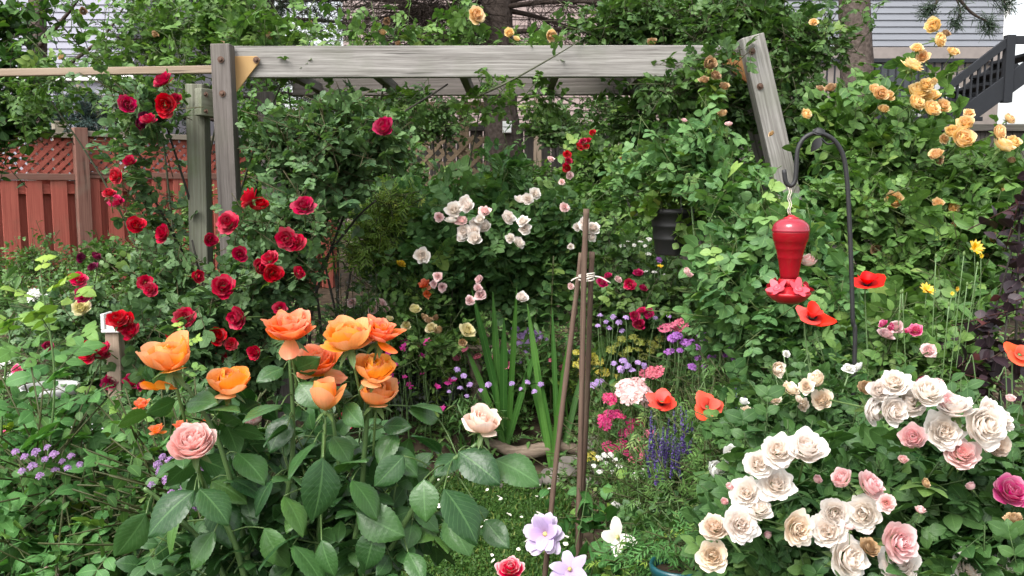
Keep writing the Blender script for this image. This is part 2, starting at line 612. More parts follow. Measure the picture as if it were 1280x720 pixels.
def blooms(root, name, variants, items, Y, rng, axis=(0, -0.75, 0.6), wob=0.35, calyx=None, jy=0.05, cname='calyx', squash=1.0):
    """items: (px, py, width in px[, Y[, axis]]) -> children of root"""
    out = []
    base = np.array(root.location)
    for it in items:
        px, py, d = it[:3]
        y = it[3] if len(it) > 3 and it[3] else Y + rng.uniform(-jy, jy)
        ax = np.asarray(it[4] if len(it) > 4 else axis, float)
        p = W(px, py, y)
        side = unit(CAM - p)
        a = unit(ax + rng.normal(size=3) * wob)
        if a @ side < -0.1:
            a = unit(a + side * 0.5)
        o = link(name, variants[int(rng.integers(len(variants)))], root, p - base)
        s = d * y / F * 1.12
        o.rotation_euler = rot_axis(a, rng.uniform(0, 6.28)).to_euler()
        o.scale = (s, s, s * squash)
        if calyx is not None:
            c = link(cname, calyx, o)
        out.append(o)
    return out
# ------------------------------------------------------------------ camera, sky, light
cam = bpy.data.cameras.new('camera')
cam.sensor_width = 36
cam.lens = 36 * F / 1280
cam.clip_end = 2000
cam.clip_start = 0.05
co = link('camera', cam)
co.location = CAM
co.rotation_euler = (PI / 2 - PITCH, 0, 0)
SC.camera = co

SUN_EL, SUN_ROT = math.radians(52), math.radians(215)
wd = bpy.data.worlds.new('World')
SC.world = wd
wd.use_nodes = True
nt = wd.node_tree
bg = nt.nodes['Background']
sky = nt.nodes.new('ShaderNodeTexSky')
sky.sky_type = 'NISHITA'
sky.sun_disc = False
sky.sun_elevation = SUN_EL
sky.sun_rotation = SUN_ROT
sky.air_density = 1.2
sky.dust_density = 4.0
hs = nt.nodes.new('ShaderNodeHueSaturation')     # cloud cover takes most of the blue out of the sky
hs.inputs['Saturation'].default_value = 0.22
nt.links.new(sky.outputs[0], hs.inputs['Color'])
nt.links.new(hs.outputs[0], bg.inputs[0])
bg.inputs[1].default_value = 0.15
sl = bpy.data.lights.new('sun', 'SUN')
sl.energy = 1.15
sl.angle = math.radians(32)
sl.color = (1.0, 0.97, 0.92)
so = link('sun', sl)
so.rotation_euler = Vector((-math.sin(SUN_ROT) * math.cos(SUN_EL), -math.cos(SUN_ROT) * math.cos(SUN_EL), -math.sin(SUN_EL))).to_track_quat('-Z', 'Y').to_euler()
vs = SC.view_settings
vs.view_transform = 'Standard'
vs.look = 'None'
vs.exposure = 1.38
vs.gamma = 1
SC.render.engine = 'CYCLES'
cy = SC.cycles
cy.max_bounces = 6
cy.diffuse_bounces = 3
cy.glossy_bounces = 2
cy.transmission_bounces = 4
cy.transparent_max_bounces = 4
cy.caustics_reflective = False
cy.caustics_refractive = False
cy.use_denoising = True
cy.sample_clamp_indirect = 6

# ------------------------------------------------------------------ shared materials
M = {}
M['rose_red'] = leafmat('rose_leaf_blue_green', (0.03, 0.08, 0.036), (0.151, 0.256, 0.098), (0.15, 0.24, 0.06), (0.09, 0.08, 0.04))
M['rose_dark'] = leafmat('rose_leaf_dark', (0.02, 0.06, 0.02), (0.106, 0.192, 0.049), (0.14, 0.22, 0.05), (0.06, 0.06, 0.03))
M['rose_mid'] = leafmat('rose_leaf_mid', (0.03, 0.09, 0.025), (0.151, 0.269, 0.059), (0.2, 0.29, 0.07), (0.08, 0.11, 0.04))
M['rose_bright'] = leafmat('rose_leaf_bright', (0.03, 0.1, 0.036), (0.151, 0.284, 0.086), (0.24, 0.36, 0.09), (0.09, 0.13, 0.04))
M['rose_gloss'] = leafmat('rose_leaf_glossy', (0.012, 0.048, 0.014), (0.058, 0.142, 0.034), (0.13, 0.26, 0.05), (0.1, 0.17, 0.05), rough=0.36, trans=0.2, veins=True, spec=.45)
M['rose_front'] = leafmat('rose_leaf_front', (0.016, 0.06, 0.018), (0.081, 0.168, 0.043), (0.14, 0.24, 0.06), (0.07, 0.12, 0.04), rough=0.45, veins=True, spec=.3)
M['lime'] = leafmat('leaf_light_green', (0.03, 0.11, 0.025), (0.11, 0.26, 0.07), (0.34, 0.45, 0.06), (0.07, 0.09, 0.03), rough=0.5, veins=True, spec=.28)
M['tree'] = leafmat('tree_leaf', (0.025, 0.08, 0.016), (0.117, 0.226, 0.054), (0.19, 0.29, 0.05), (0.05, 0.045, 0.03))
M['yellowgreen'] = leafmat('leaf_yellow_green', (0.07, 0.15, 0.02), (0.2, 0.31, 0.05), (0.37, 0.42, 0.07))
M['herb'] = leafmat('herb_leaf', (0.035, 0.1, 0.025), (0.156, 0.281, 0.072), (0.2, 0.28, 0.08))
M['bed_green'] = leafmat('bed_green_leaf', (0.07, 0.17, 0.035), (0.2, 0.36, 0.08), (0.3, 0.4, 0.1))
M['grey'] = leafmat('grey_leaf', (0.05, 0.06, 0.055), (0.14, 0.16, 0.14), (0.16, 0.18, 0.15))
M['smoke'] = leafmat('smoke_leaf', (0.016, 0.01, 0.014), (0.05, 0.024, 0.03), (0.1, 0.03, 0.03), (0.06, 0.025, 0.02), rough=0.5, trans=0.12)
M['blade'] = leafmat('sword_leaf', (0.025, 0.09, 0.014), (0.08, 0.2, 0.034), (0.13, 0.2, 0.05), rough=0.42, spec=.35)
M['grass'] = leafmat('grass_blade', (0.03, 0.085, 0.014), (0.085, 0.17, 0.03), (0.22, 0.25, 0.06), rough=0.55)
M['needle'] = leafmat('spruce_needle', (0.012, 0.028, 0.013), (0.035, 0.06, 0.03), (0.05, 0.08, 0.04), (0.04, 0.03, 0.022), trans=0.05, rough=0.6)
M['bluespruce'] = leafmat('blue_spruce_needle', (0.035, 0.07, 0.06), (0.1, 0.165, 0.15), (0.14, 0.2, 0.18), trans=0.05)
M['deadtwig'] = plain('dead_twig', (0.032, 0.02, 0.014), 0.9, 0.4)
M['cane'] = plain('cane_bark', (0.055, 0.06, 0.03), 0.7, 0.5, 40)
M['cane_dark'] = plain('cane_dark', (0.025, 0.022, 0.016), 0.8, 0.5, 40)
M['cane_green'] = plain('cane_green', (0.09, 0.16, 0.05), 0.45, 0.4, 40)
M['stemgreen'] = plain('stem_green', (0.1, 0.17, 0.06), 0.5, 0.3, 40)
M['calyx'] = leafmat('calyx', (0.06, 0.12, 0.035), (0.13, 0.2, 0.06), (0.1, 0.15, 0.05))
M['bark'] = plain('bark', (0.055, 0.042, 0.035), 0.95, 0.9, 28, 0.2, 0, 1.0, (0.115, 0.09, 0.078))
M['greywood'] = woodmat('weathered_grey_timber', (0.12, 0.11, 0.1), (0.36, 0.345, 0.325), moss=0.3)
M['greywood_dark'] = woodmat('weathered_brown_grey_timber', (0.085, 0.072, 0.065), (0.2, 0.178, 0.165), moss=0.2)
M['greenwood'] = woodmat('algae_green_timber', (0.11, 0.11, 0.08), (0.24, 0.245, 0.19), dirt=(0.13, 0.18, 0.07), moss=0.7)
M['tanwood'] = woodmat('tan_timber', (0.23, 0.17, 0.12), (0.35, 0.275, 0.21), moss=0.2)
M['tanwood_dull'] = woodmat('dull_tan_timber', (0.17, 0.12, 0.075), (0.27, 0.2, 0.13), moss=0.3)
M['redwood'] = woodmat('red_stained_board', (0.3, 0.072, 0.053), (0.46, 0.13, 0.095), dirt=(0.17, 0.1, 0.07), moss=0.45, knots=False)
M['redtrim'] = woodmat('brown_red_trim', (0.16, 0.075, 0.058), (0.25, 0.13, 0.1), dirt=(0.2, 0.17, 0.13), moss=0.5, knots=False)
M['greytrim'] = woodmat('grey_brown_fence_cap', (0.2, 0.17, 0.13), (0.3, 0.26, 0.21), moss=0.3, knots=False)
M['darkfence'] = woodmat('dark_fence_board', (0.045, 0.04, 0.036), (0.1, 0.09, 0.08), moss=0.3, knots=False)
M['stake'] = woodmat('brown_stake', (0.07, 0.043, 0.032), (0.14, 0.092, 0.068), moss=0.15, knots=False)
M['rust'] = plain('rusty_ochre_metal', (0.42, 0.28, 0.11), 0.6, 0.6, 3.0, 0.4, 0.0, 0.1, (0.36, 0.2, 0.075))
M['rust_brown'] = plain('rusted_brown_metal', (0.4, 0.25, 0.1), 0.7, 0.8, 9.0, 0.3, 0.0, 0.3, (0.23, 0.075, 0.025))
M['bolt'] = plain('rusty_bolt', (0.12, 0.07, 0.05), 0.5, 0.5, 40, 0.5, 0.6)
M['iron'] = plain('black_iron', (0.018, 0.018, 0.019), 0.55, 0.5, 30)
M['white'] = plain('white_paint', (0.75, 0.75, 0.73), 0.5, 0.15)
M['blackplastic'] = plain('black_plastic', (0.012, 0.012, 0.012), 0.5, 0.3)
M['teal'] = plain('teal_plastic', (0.01, 0.07, 0.085), 0.3, 0.2)
M['blueglaze'] = plain('blue_glaze', (0.012, 0.022, 0.075), 0.2, 0.3)
M['twine'] = plain('pale_twine', (0.6, 0.54, 0.47), 0.9, 0.4, 60)
M['wire'] = plain('grey_wire', (0.12, 0.12, 0.11), 0.5, 0.2)
M['rock'] = plain('garden_rock', (0.1, 0.09, 0.08), 0.95, 0.7, 9, 0.15, 0, 0.8, (0.24, 0.215, 0.19))
M['drift'] = woodmat('driftwood', (0.1, 0.075, 0.055), (0.26, 0.2, 0.15), moss=0.2)
M['soil'] = plain('soil', (0.03, 0.022, 0.015), 1.0, 0.9, 14, 0.1, 0, 1.0, (0.075, 0.055, 0.038))
M['lawn'] = plain('lawn_ground', (0.02, 0.05, 0.01), 1.0, 0.6, 30, 0.1, 0, 0.5, (0.05, 0.09, 0.022))


def siding(name, c):
    m = plain(name, c, 0.55, 0.12, 2.0)
    return m


# ------------------------------------------------------------------ ground
rng = np.random.default_rng(11)
xs = np.concatenate([[-300, -60, -20], np.linspace(-9, 9, 61), [20, 60, 300]])
ys = np.concatenate([[-60, -15, -4], np.linspace(-1, 14, 151), [20, 40, 100, 400]])
YY, XX = np.meshgrid(ys, xs, indexing='ij')
ZZ = gz(XX, YY) + 0.02 * np.sin(XX * 3.1 + YY) * np.sin(YY * 2.7) * ((YY > 4.3) & (YY < 14)) - 0.012
g = Geo(np.stack([XX, YY, ZZ], -1).reshape(-1, 3), grid_q(len(ys), len(xs)))
tag(link('ground', meshdata('ground', g, M['soil'])), 'dark garden soil under all the flower beds', None, None, 'structure')

# lawn: a strip that runs from the camera up to the stone edging
lx0 = lambda y: -0.62 - 0.05 * np.sin(y * 2.1)
lx1 = lambda y: 0.34 + 0.06 * np.sin(y * 3) - 0.10 * np.clip(y - 3.4, 0, 2)
ly = np.linspace(-2, 4.42, 60)
lt = np.linspace(0, 1, 14)
LY, LT = np.meshgrid(ly, lt, indexing='ij')
LX = lx0(LY) * (1 - LT) + lx1(LY) * LT
LY2 = LY - 0.35 * (LT - 0.55) ** 2 * (LY > 4)
g = Geo(np.stack([LX, LY2, gz(LX, LY2) - 0.012 + 0.012 * np.sin(LT * PI)], -1).reshape(-1, 3), grid_q(60, 14))
tag(link('lawn', meshdata('lawn', g, M['lawn'])), 'strip of lawn between the flower beds', None, None, 'structure')
n = 30000
y = rng.uniform(2.7, 4.45, n)
t = rng.uniform(-0.03, 1.03, n)
x = lx0(y) * (1 - t) + lx1(y) * t
bl = leaf(2, 1, 0.09, 0.3, 0.35, 0.6)
d = unit(np.stack([rng.normal(size=n) * 0.55, rng.normal(size=n) * 0.55, np.ones(n)], 1))
g1 = scatter(bl, frames(d, rng.normal(size=(n, 3))), np.stack([x, y, gz(x, y) - 0.01], 1), np.stack([np.full(n, 0.05), rng.uniform(0.018, 0.05, n), np.full(n, 0.03)], 1), rng.uniform(0, 1, n), (rng.uniform(size=n) < 0.12) * 0.8)
n = 9000                                         # clover among the grass
y = rng.uniform(2.7, 4.45, n); t = rng.uniform(0, 1, n); x = lx0(y) * (1 - t) + lx1(y) * t
cl = leaf(2, 1, 0.5, 0.2, 0.1, 0.7)
g2 = scatter(cl, frames(rng.normal(size=(n, 3)) * [1, 1, .3], rng.normal(size=(n, 3)) * .35 + [0, 0, 1]), np.stack([x, y, gz(x, y) + rng.uniform(0.005, 0.03, n)], 1), rng.uniform(0.008, 0.016, n), rng.uniform(.2, 1, n))
tag(link('lawn_grass', meshdata('lawn_grass', join([g1, g2]), M['grass'])), 'short green grass and clover covering the lawn strip', 'grass', None, 'stuff')


# ------------------------------------------------------------------ timber helpers
def plank(name, p0, p1, w, t, mat, parent, up=(0, 0, 1), bev=0.004):
    """a beam from p0 to p1 (world), w along `up`, t across"""
    p0, p1 = np.asarray(p0, float), np.asarray(p1, float)
    L = np.linalg.norm(p1 - p0)
    x = unit(p1 - p0)
    u = np.asarray(up, float)
    z = unit(u - x * (u @ x))
    yv = np.cross(z, x)
    bm = bmesh.new()
    bmesh.ops.create_cube(bm, size=1.0)
    for v in bm.verts:
        v.co = Vector((v.co.x * L, v.co.y * t, v.co.z * w))
    if bev:
        bmesh.ops.bevel(bm, geom=bm.edges[:], offset=min(bev, t * 0.3, w * 0.3), segments=2, affect='EDGES', profile=0.5)
    me = bpy.data.meshes.new(name)
    bm.to_mesh(me)
    bm.free()
    me.materials.append(mat)
    o = link(name, me, parent)
    mw = Matrix(((x[0], yv[0], z[0], 0), (x[1], yv[1], z[1], 0), (x[2], yv[2], z[2], 0), (0, 0, 0, 1)))
    mw.translation = Vector((p0 + p1) / 2 - (np.array(parent.location) if parent else 0))
    o.matrix_local = mw
    return o


def prism(name, poly, thick, mat, parent, normal_y=True, bev=0.002):
    """poly = world xz outline at the polygon's y; thickness along +y"""
    bm = bmesh.new()
    b = np.array(parent.location)
    f = bm.faces.new([bm.verts.new(Vector(np.asarray(p) - b)) for p in poly])
    r = bmesh.ops.extrude_face_region(bm, geom=[f])
    bmesh.ops.translate(bm, verts=[e for e in r['geom'] if isinstance(e, bmesh.types.BMVert)], vec=(0, thick, 0))
    bmesh.ops.recalc_face_normals(bm, faces=bm.faces)
    if bev:
        bmesh.ops.bevel(bm, geom=bm.edges[:], offset=bev, segments=1, affect='EDGES')
    me = bpy.data.meshes.new(name)
    bm.to_mesh(me)
    bm.free()
    me.materials.append(mat)
    return link(name, me, parent)


def bolt(p, parent, r=0.011, name='bolt'):
    g = lathe([(r * 1.7, 0), (r * 1.7, 0.003), (r, 0.003), (r, 0.009), (r * 0.7, 0.012), (0.0005, 0.0125)], 10)
    R = np.array([[1, 0, 0], [0, 0, -1], [0, 1, 0]])
    g = g.tf(R, p)
    return part(name, g, M['bolt'], parent, False)


# ------------------------------------------------------------------ arbor (timber frame)
AY = 4.2
arb = thing('garden_arbor', 'weathered grey timber arbor with a long beam and a leaning post', 'arbor', (0, 4.55, 0))
bt, bb = W(290, 57, AY), W(290, 96.5, AY)
zt, zb = bt[2], bb[2]
x0, x1 = W(288, 75, AY)[0], W(945, 75, AY)[0]
zc = (zt + zb) / 2
plank('beam', (x0 - 0.01, AY + 0.03, zc), (x1 + 0.01, AY + 0.03, zc + 0.004), zt - zb, 0.05, M['greywood'], arb)
RY = 4.98
rz = W(500, 110, RY)[2]
plank('beam', (x0 + 0.1, RY, zc - 0.006), (x1 + 0.05, RY, zc), zt - zb, 0.05, M['greywood_dark'], arb)
for fx in (0.1, 0.27, 0.44, 0.62, 0.79):
    xx = x0 + fx * (x1 - x0)
    plank('crosspiece', (xx, AY + 0.056, zb + 0.035), (xx, RY - 0.026, zb + 0.035), 0.05, 0.04, M['greywood_dark'], arb)
# front post on the beam's end, dark brown-grey
a = W(278, 56, AY - 0.045); c = W(291, 330, AY - 0.045)
dirn = unit(c - a)
plank('post', a, a + dirn * (a[2] / -dirn[2] + 0.02), 0.088, 0.08, M['greywood_dark'], arb, (1, 0, 0))
# paler post beside it
a = W(247, 106, AY + 0.02); c = W(252, 330, AY + 0.02); dirn = unit(c - a)
plank('post', a, a + dirn * (a[2] / -dirn[2] + 0.02), 0.086, 0.085, M['greenwood'], arb, (1, 0, 0))
p0, p1 = W(247, 127, AY - 0.06), W(272, 131, AY + 0.03)
plank('block', p0, p1, 0.125, 0.05, M['greenwood'], arb)
for yy in (118, 139):
    bolt(W(257, yy, AY - 0.052), arb, 0.007)
# rear post, leaning
a = W(333, 118, RY - 0.05); c = W(350, 400, RY - 0.4)
dirn = unit(c - a)
plank('post', a, a + dirn * (a[2] / -dirn[2] + 0.02), 0.085, 0.085, M['greywood_dark'], arb, (1, 0, 0))
# leaning post at the other end
a = W(938, 46, AY - 0.045); c = W(985, 250, AY - 0.045); dirn = unit(c - a)
plank('post', a, a + dirn * (a[2] / -dirn[2] + 0.02), 0.104, 0.085, M['greywood'], arb, (1, 0, 0))
a = W(935, 118, RY - 0.05); c = W(985, 300, RY - 0.05); dirn = unit(c - a)
plank('post', a, a + dirn * (a[2] / -dirn[2] + 0.02), 0.09, 0.085, M['greywood_dark'], arb, (1, 0, 0))
# gussets
yg = AY - 0.012
prism('gusset', [W(289, 70, yg), W(321, 70, yg), W(325, 74, yg), W(323, 79, yg), W(291, 121, yg), W(287, 121, yg)], 0.008, M['rust'], arb)
prism('gusset', [W(934, 66, yg), W(902, 68, yg), W(898, 73, yg), W(901, 79, yg), W(940, 108, yg), W(945, 106, yg)], 0.008, M['rust_brown'], arb)
for (px, py, yy) in ((276, 74.5, AY - 0.087), (278, 117, AY - 0.087), (320.5, 75, AY - 0.013), (940, 64, AY - 0.09), (950, 108, AY - 0.09)):
    bolt(W(px, py, yy), arb, 0.009)
# tan rail that runs off to the side
rail = thing('rail', 'thin tan timber rail running level from the arbor post past the red fence', 'rail', tuple(W(100, 91, 4.22)))
plank('board', W(-330, 96, 4.3), W(268, 87, AY + 0.03), 0.035, 0.035, M['tanwood'], rail)

# ------------------------------------------------------------------ red fence
FA = W(-60, 250, 7.6); FB = W(345, 250, 9.6)


def fpos(t):
    return FA * (1 - t) + FB * t


fd = unit((FB - FA) * [1, 1, 0])
fn = np.array([fd[1], -fd[0], 0])
if fn[1] > 0:
    fn = -fn
tpost = 0.345
zcap, zmid, zbot = W(68, 169, 8.2)[2], W(68, 224, 8.2)[2], 0.3


def fence_section(t0, t1, label, drop):
    P0, P1 = fpos(t0), fpos(t1)
    r = thing('red_fence', label, 'fence', ((P0 + P1) / 2 * [1, 1, 0]), 'red fence panels behind the roses')
    h = lambda z, t=None: None
    def L(z, off=0.0, ta=t0, tb=t1):
        A, B = fpos(ta).copy(), fpos(tb).copy()
        A[2] = z; B[2] = z
        return A + fn * off, B + fn * off
    A, B = L(zcap + drop, 0.0)
    plank('cap_rail', A, B, 0.05, 0.12, M['greytrim'], r)
    A, B = L(zmid + drop + 0.02, 0.035)
    plank('rail', A, B, 0.06, 0.04, M['redtrim'], r)
    A, B = L(zmid + drop - 0.09, 0.0)
    plank('rail', A, B, 0.09, 0.035, M['redwood'], r)
    A, B = L(zbot + 0.25, 0.0)
    plank('rail', A, B, 0.09, 0.035, M['redwood'], r)
    # boards in front and behind, staggered
    Ln = np.linalg.norm((P1 - P0)[:2])
    nb = int(Ln / 0.2)
    r_ = np.random.default_rng(int(t0 * 100) + 205)
    for i in range(nb):
        for s, off in ((0.25, 0.034), (0.75, -0.034)):
            tt = t0 + (t1 - t0) * (i + s) / nb
            p = fpos(tt) + fn * off + fd * r_.normal() * 0.006
            zt_ = zmid + drop - 0.008 + r_.normal() * 0.004
            a = np.array([p[0], p[1], zbot]); b = np.array([p[0], p[1], zt_])
            plank('board', a, b, 0.135, 0.018, M['redwood'], r, fd, 0.003)
    # lattice: slanted laths
    z0, z1 = zmid + drop + 0.05, zcap + drop - 0.02
    hgt = z1 - z0
    gs = []
    step = 0.088
    for s, off in ((1, 0.006), (-1, -0.003)):
        k = np.arange(-hgt, Ln + hgt, step)
        for q in k:
            a0, a1 = q, q + s * hgt
            za, zb_ = z0, z1
            lo, hi = min(a0, a1), max(a0, a1)
            if hi < 0.02 or lo > Ln - 0.02:
                continue
            def at(aa):
                f = (aa - a0) / (a1 - a0)
                return za + (zb_ - za) * f
            c0, c1 = np.clip([a0, a1], 0, Ln)
            pA = P0 * [1, 1, 0] + fd * c0 + np.array([0, 0, at(c0)]) + fn * off
            pB = P0 * [1, 1, 0] + fd * c1 + np.array([0, 0, at(c1)]) + fn * off
            x = unit(pB - pA); w = np.cross(x, fn) * 0.019
            th = fn * 0.004
            v = [pA - w - th, pB - w - th, pB + w - th, pA + w - th, pA - w + th, pB - w + th, pB + w + th, pA + w + th]
            gs.append(Geo(v, [[0, 3, 2, 1], [4, 5, 6, 7], [0, 1, 5, 4], [3, 7, 6, 2]]))
    part('lattice', join(gs), M['redwood'], r, False)
    return r


f1 = fence_section(-0.5, tpost - 0.012, 'red stained board fence with lattice top, the stretch ending at its tall brown post', 0.0)
f2 = fence_section(tpost + 0.012, 1.25, 'red stained board fence with lattice top, the stretch behind the climbing red roses', 0.02)
pp = fpos(tpost)
plank('post', [*(pp[:2] + fn[:2] * 0.05), 0.05], [*(pp[:2] + fn[:2] * 0.05), zcap + 0.07], 0.115, 0.1, M['redtrim'], f1, fd)
pp2 = fpos(tpost - 0.045)
plank('post', [*(pp2[:2] - fn[:2] * 0.09), 0.05], [*(pp2[:2] - fn[:2] * 0.09), zcap + 0.13], 0.1, 0.1, M['greytrim'], f1, fd)

# ------------------------------------------------------------------ back fence, lattice, posts
bf = thing('dark_fence', 'dark weathered board fence behind the rose beds at the back of the garden', 'fence', (1.5, 10.6, 0))
bx = np.arange(-1.7, 9.0, 0.16)
r_ = np.random.default_rng(3)
for i, xx in enumerate(bx[:66]):
    zt_ = W(700, 156, 10.6)[2] + r_.normal() * 0.005
    plank('board', (xx, 10.6 + r_.normal() * 0.004, 0.15), (xx, 10.6, zt_), 0.15, 0.02, M['darkfence'], bf, (1, 0, 0), 0.003)
plank('rail', (-1.8, 10.55, W(700, 160, 10.6)[2]), (8.9, 10.55, W(700, 160, 10.6)[2]), 0.08, 0.05, M['darkfence'], bf)
lt_ = thing('lattice_panel', 'tan wooden lattice panel beside the spruce trunk', 'lattice', tuple(W(570, 200, 9.4) * [1, 1, 0]))
A = W(512, 170, 9.4); B = W(612, 240, 9.4)
gs = []
for s, off in ((1, 0.0), (-1, 0.012)):
    hgt, Ln = A[2] - B[2], B[0] - A[0]
    for q in np.arange(-hgt, Ln + hgt, 0.135):
        a0, a1 = q, q + s * hgt
        c0, c1 = np.clip([a0, a1], 0, Ln)
        if abs(c1 - c0) < 0.02:
            continue
        zz = lambda c: B[2] + (c - a0) / (a1 - a0) * hgt
        pA = np.array([A[0] + c0, 9.4 + off, zz(c0)]); pB = np.array([A[0] + c1, 9.4 + off, zz(c1)])
        x = unit(pB - pA); w = np.cross(x, [0, 1, 0]) * 0.02; th = np.array([0, 0.004, 0])
        v = [pA - w - th, pB - w - th, pB + w - th, pA + w - th, pA - w + th, pB - w + th, pB + w + th, pA + w + th]
        gs.append(Geo(v, [[0, 3, 2, 1], [4, 5, 6, 7], [0, 1, 5, 4], [3, 7, 6, 2]]))
part('lattice', join(gs), M['tanwood_dull'], lt_, False)
plank('top_rail', (W(440, 134, 9.35)[0], 9.37, W(440, 134, 9.35)[2]), (B[0], 9.37, W(440, 134, 9.35)[2]), 0.11, 0.05, M['tanwood_dull'], lt_)
for px in (580, 512):
    q = W(px, 180, 9.43)
    plank('post', (q[0], 9.47, 0.1), (q[0], 9.47, W(px, 128, 9.43)[2]), 0.1, 0.08, M['tanwood_dull'], lt_, (1, 0, 0))
q = W(670, 170, 8.6)
tp = thing('timber_post', 'tan timber post standing in the back rose bed beside the spruce trunk', 'post', (q[0], 8.6, 0.2))
plank('post_shaft', (q[0], 8.6, 0.1), (q[0] + 0.02, 8.6, W(668, 118, 8.6)[2]), 0.075, 0.075, M['tanwood'], tp, (1, 0, 0))
plank('cap', (q[0] - 0.05, 8.6, W(668, 117, 8.6)[2]), (q[0] + 0.09, 8.6, W(668, 117, 8.6)[2]), 0.03, 0.1, M['tanwood'], tp)


# ------------------------------------------------------------------ houses
def lap_wall(name, x0, x1, y, z0, z1, mat, parent, step, yd=0.0):
    n = int((z1 - z0) / step)
    gs = []
    k = np.linspace(z0, z1, n + 1)
    for a, b in zip(k[:-1], k[1:]):
        v = [(x0, y - 0.022, a), (x1, y - 0.022 + yd, a), (x1, y + yd, b), (x0, y, b), (x0, y, a), (x1, y + yd, a)]
        gs.append(Geo(v, [[0, 1, 2, 3], [4, 5, 1, 0]]))
    part(name, join(gs), mat, parent, False)


def slab(name, lo, hi, mat, parent, bev=0.01):
    lo, hi = np.asarray(lo, float), np.asarray(hi, float)
    c = (lo + hi) / 2
    return plank(name, (lo[0], c[1], c[2]), (hi[0], c[1], c[2]), hi[2] - lo[2], hi[1] - lo[1], mat, parent, (0, 0, 1), bev)


HY = 16.5
h = thing('house', 'house with pale grey lap siding behind the dark deck stairs', 'house', (8, HY, 0.3))
xl, xr = W(925, 0, HY)[0], W(1256, 0, HY)[0]
zs = W(1100, 58, HY)[2]
lap_wall('siding', xl, xr, HY, zs, zs + 4.2, siding('grey_siding', (0.19, 0.2, 0.225)), h, 0.115)
slab('corner_trim', (xr, HY - 0.03, zs - 0.1), (xr + 0.1, HY + 0.1, zs + 4.2), M['white'], h)
slab('wall', (xl, HY + 0.01, 0.1), (xr, HY + 7, zs - 0.002), plain('grey_brown_brick', (0.2, 0.17, 0.15), 0.9, 0.4, 8), h)
slab('wall', (xl, HY + 0.01, zs + 0.002), (xr, HY + 7, zs + 4.2), siding('grey_siding_side', (0.2, 0.21, 0.235)), h)
slab('belt_trim', (xl - 0.02, HY - 0.1, zs - 0.28), (xr + 0.02, HY + 0.005, zs - 0.03), plain('stone_belt', (0.22, 0.19, 0.175), 0.9, 0.3, 9), h)
slab('patio_door', (W(1060, 0, HY)[0], HY - 0.03, zs - 2.6), (W(1165, 0, HY)[0], HY + 0.004, zs - 0.32), plain('dark_glass', (0.03, 0.035, 0.04), 0.1, 0.1), h)
# roof out of view above
prism('roof', [(xl - .4, HY - .5, zs + 4.2), (xr + .5, HY - .5, zs + 4.2), ((xl + xr) / 2, HY - .5, zs + 6.6)], 8.2, plain('grey_shingles', (0.09, 0.085, 0.085), 0.9, 0.4), h)

grey = plain('charcoal_paint', (0.02, 0.022, 0.026), 0.65, 0.2, spec=.25)
DY = 13.6
dk = thing('deck', 'raised charcoal deck with a balustrade and stairs in front of the grey house', 'deck', (8.0, DY, 0.3))
zr = W(1100, 76, DY)[2]
xa, xb = W(1000, 0, DY)[0], W(1236, 0, DY)[0]
plank('handrail', (xa, DY, zr), (xb, DY, zr), 0.06, 0.09, grey, dk)
plank('bottom_rail', (xa, DY, zr - 0.86), (xb, DY, zr - 0.86), 0.06, 0.06, grey, dk)
slab('deck_floor', (xa, DY - 0.05, zr - 1.2), (xb + 1.5, HY - 0.15, zr - 1.0), grey, dk)
for xx in np.arange(xa + 0.1, xb, 0.115):
    plank('baluster', (xx, DY, zr - 0.83), (xx, DY, zr - 0.03), 0.022, 0.022, grey, dk, (1, 0, 0), 0)
for xx in (xa, (xa + xb) / 2 - 0.3):
    plank('support_post', (xx + 0.05, DY + 0.15, 0.2), (xx + 0.05, DY + 0.15, zr + 0.05), 0.11, 0.11, grey, dk, (1, 0, 0))
SY = 11.8
t0, t1 = W(1168, 122, SY), W(1262, 50, SY)
plank('stair_handrail', t0, t1, 0.1, 0.06, grey, dk)
plank('stair_handrail', t1 - [0.02, 0, 0], t1 + [1.6, 0, 0.0], 0.1, 0.06, grey, dk)
s0, s1 = W(1196, 152, SY), W(1290, 84, SY)
e = unit(s1 - s0)
plank('stringer', s0 - e * 1.6, s1 + e * 0.4, 0.24, 0.05, grey, dk)
plank('stringer', s0 - e * 1.6 + [0, 1.0, 0], s1 + e * 0.4 + [0, 1.0, 0], 0.24, 0.05, grey, dk)
for i in range(9):
    p = s0 - e * 1.3 + e * i * 0.32
    slab('stair_tread', (p[0] - 0.14, SY + 0.03, p[2] + 0.1), (p[0] + 0.16, SY + 0.97, p[2] + 0.14), grey, dk, 0.004)
for i in range(12):
    f = (i + 0.5) / 11
    a = t0 + (t1 - t0) * f
    if f > 1: break
    zb_ = s0[2] + (a[0] - s0[0]) / (s1[0] - s0[0]) * (s1[2] - s0[2])
    plank('baluster', a, (a[0], SY, zb_), 0.022, 0.022, grey, dk, (1, 0, 0), 0)
plank('newel_post', (t1[0], SY, t1[2] + 0.06), (t1[0], SY, t1[2] - 0.8), 0.11, 0.11, grey, dk, (1, 0, 0))
plank('newel_post', (t0[0] - 0.02, SY, t0[2] + 0.06), (t0[0] - 0.02, SY, t0[2] - 1.9), 0.11, 0.11, grey, dk, (1, 0, 0))
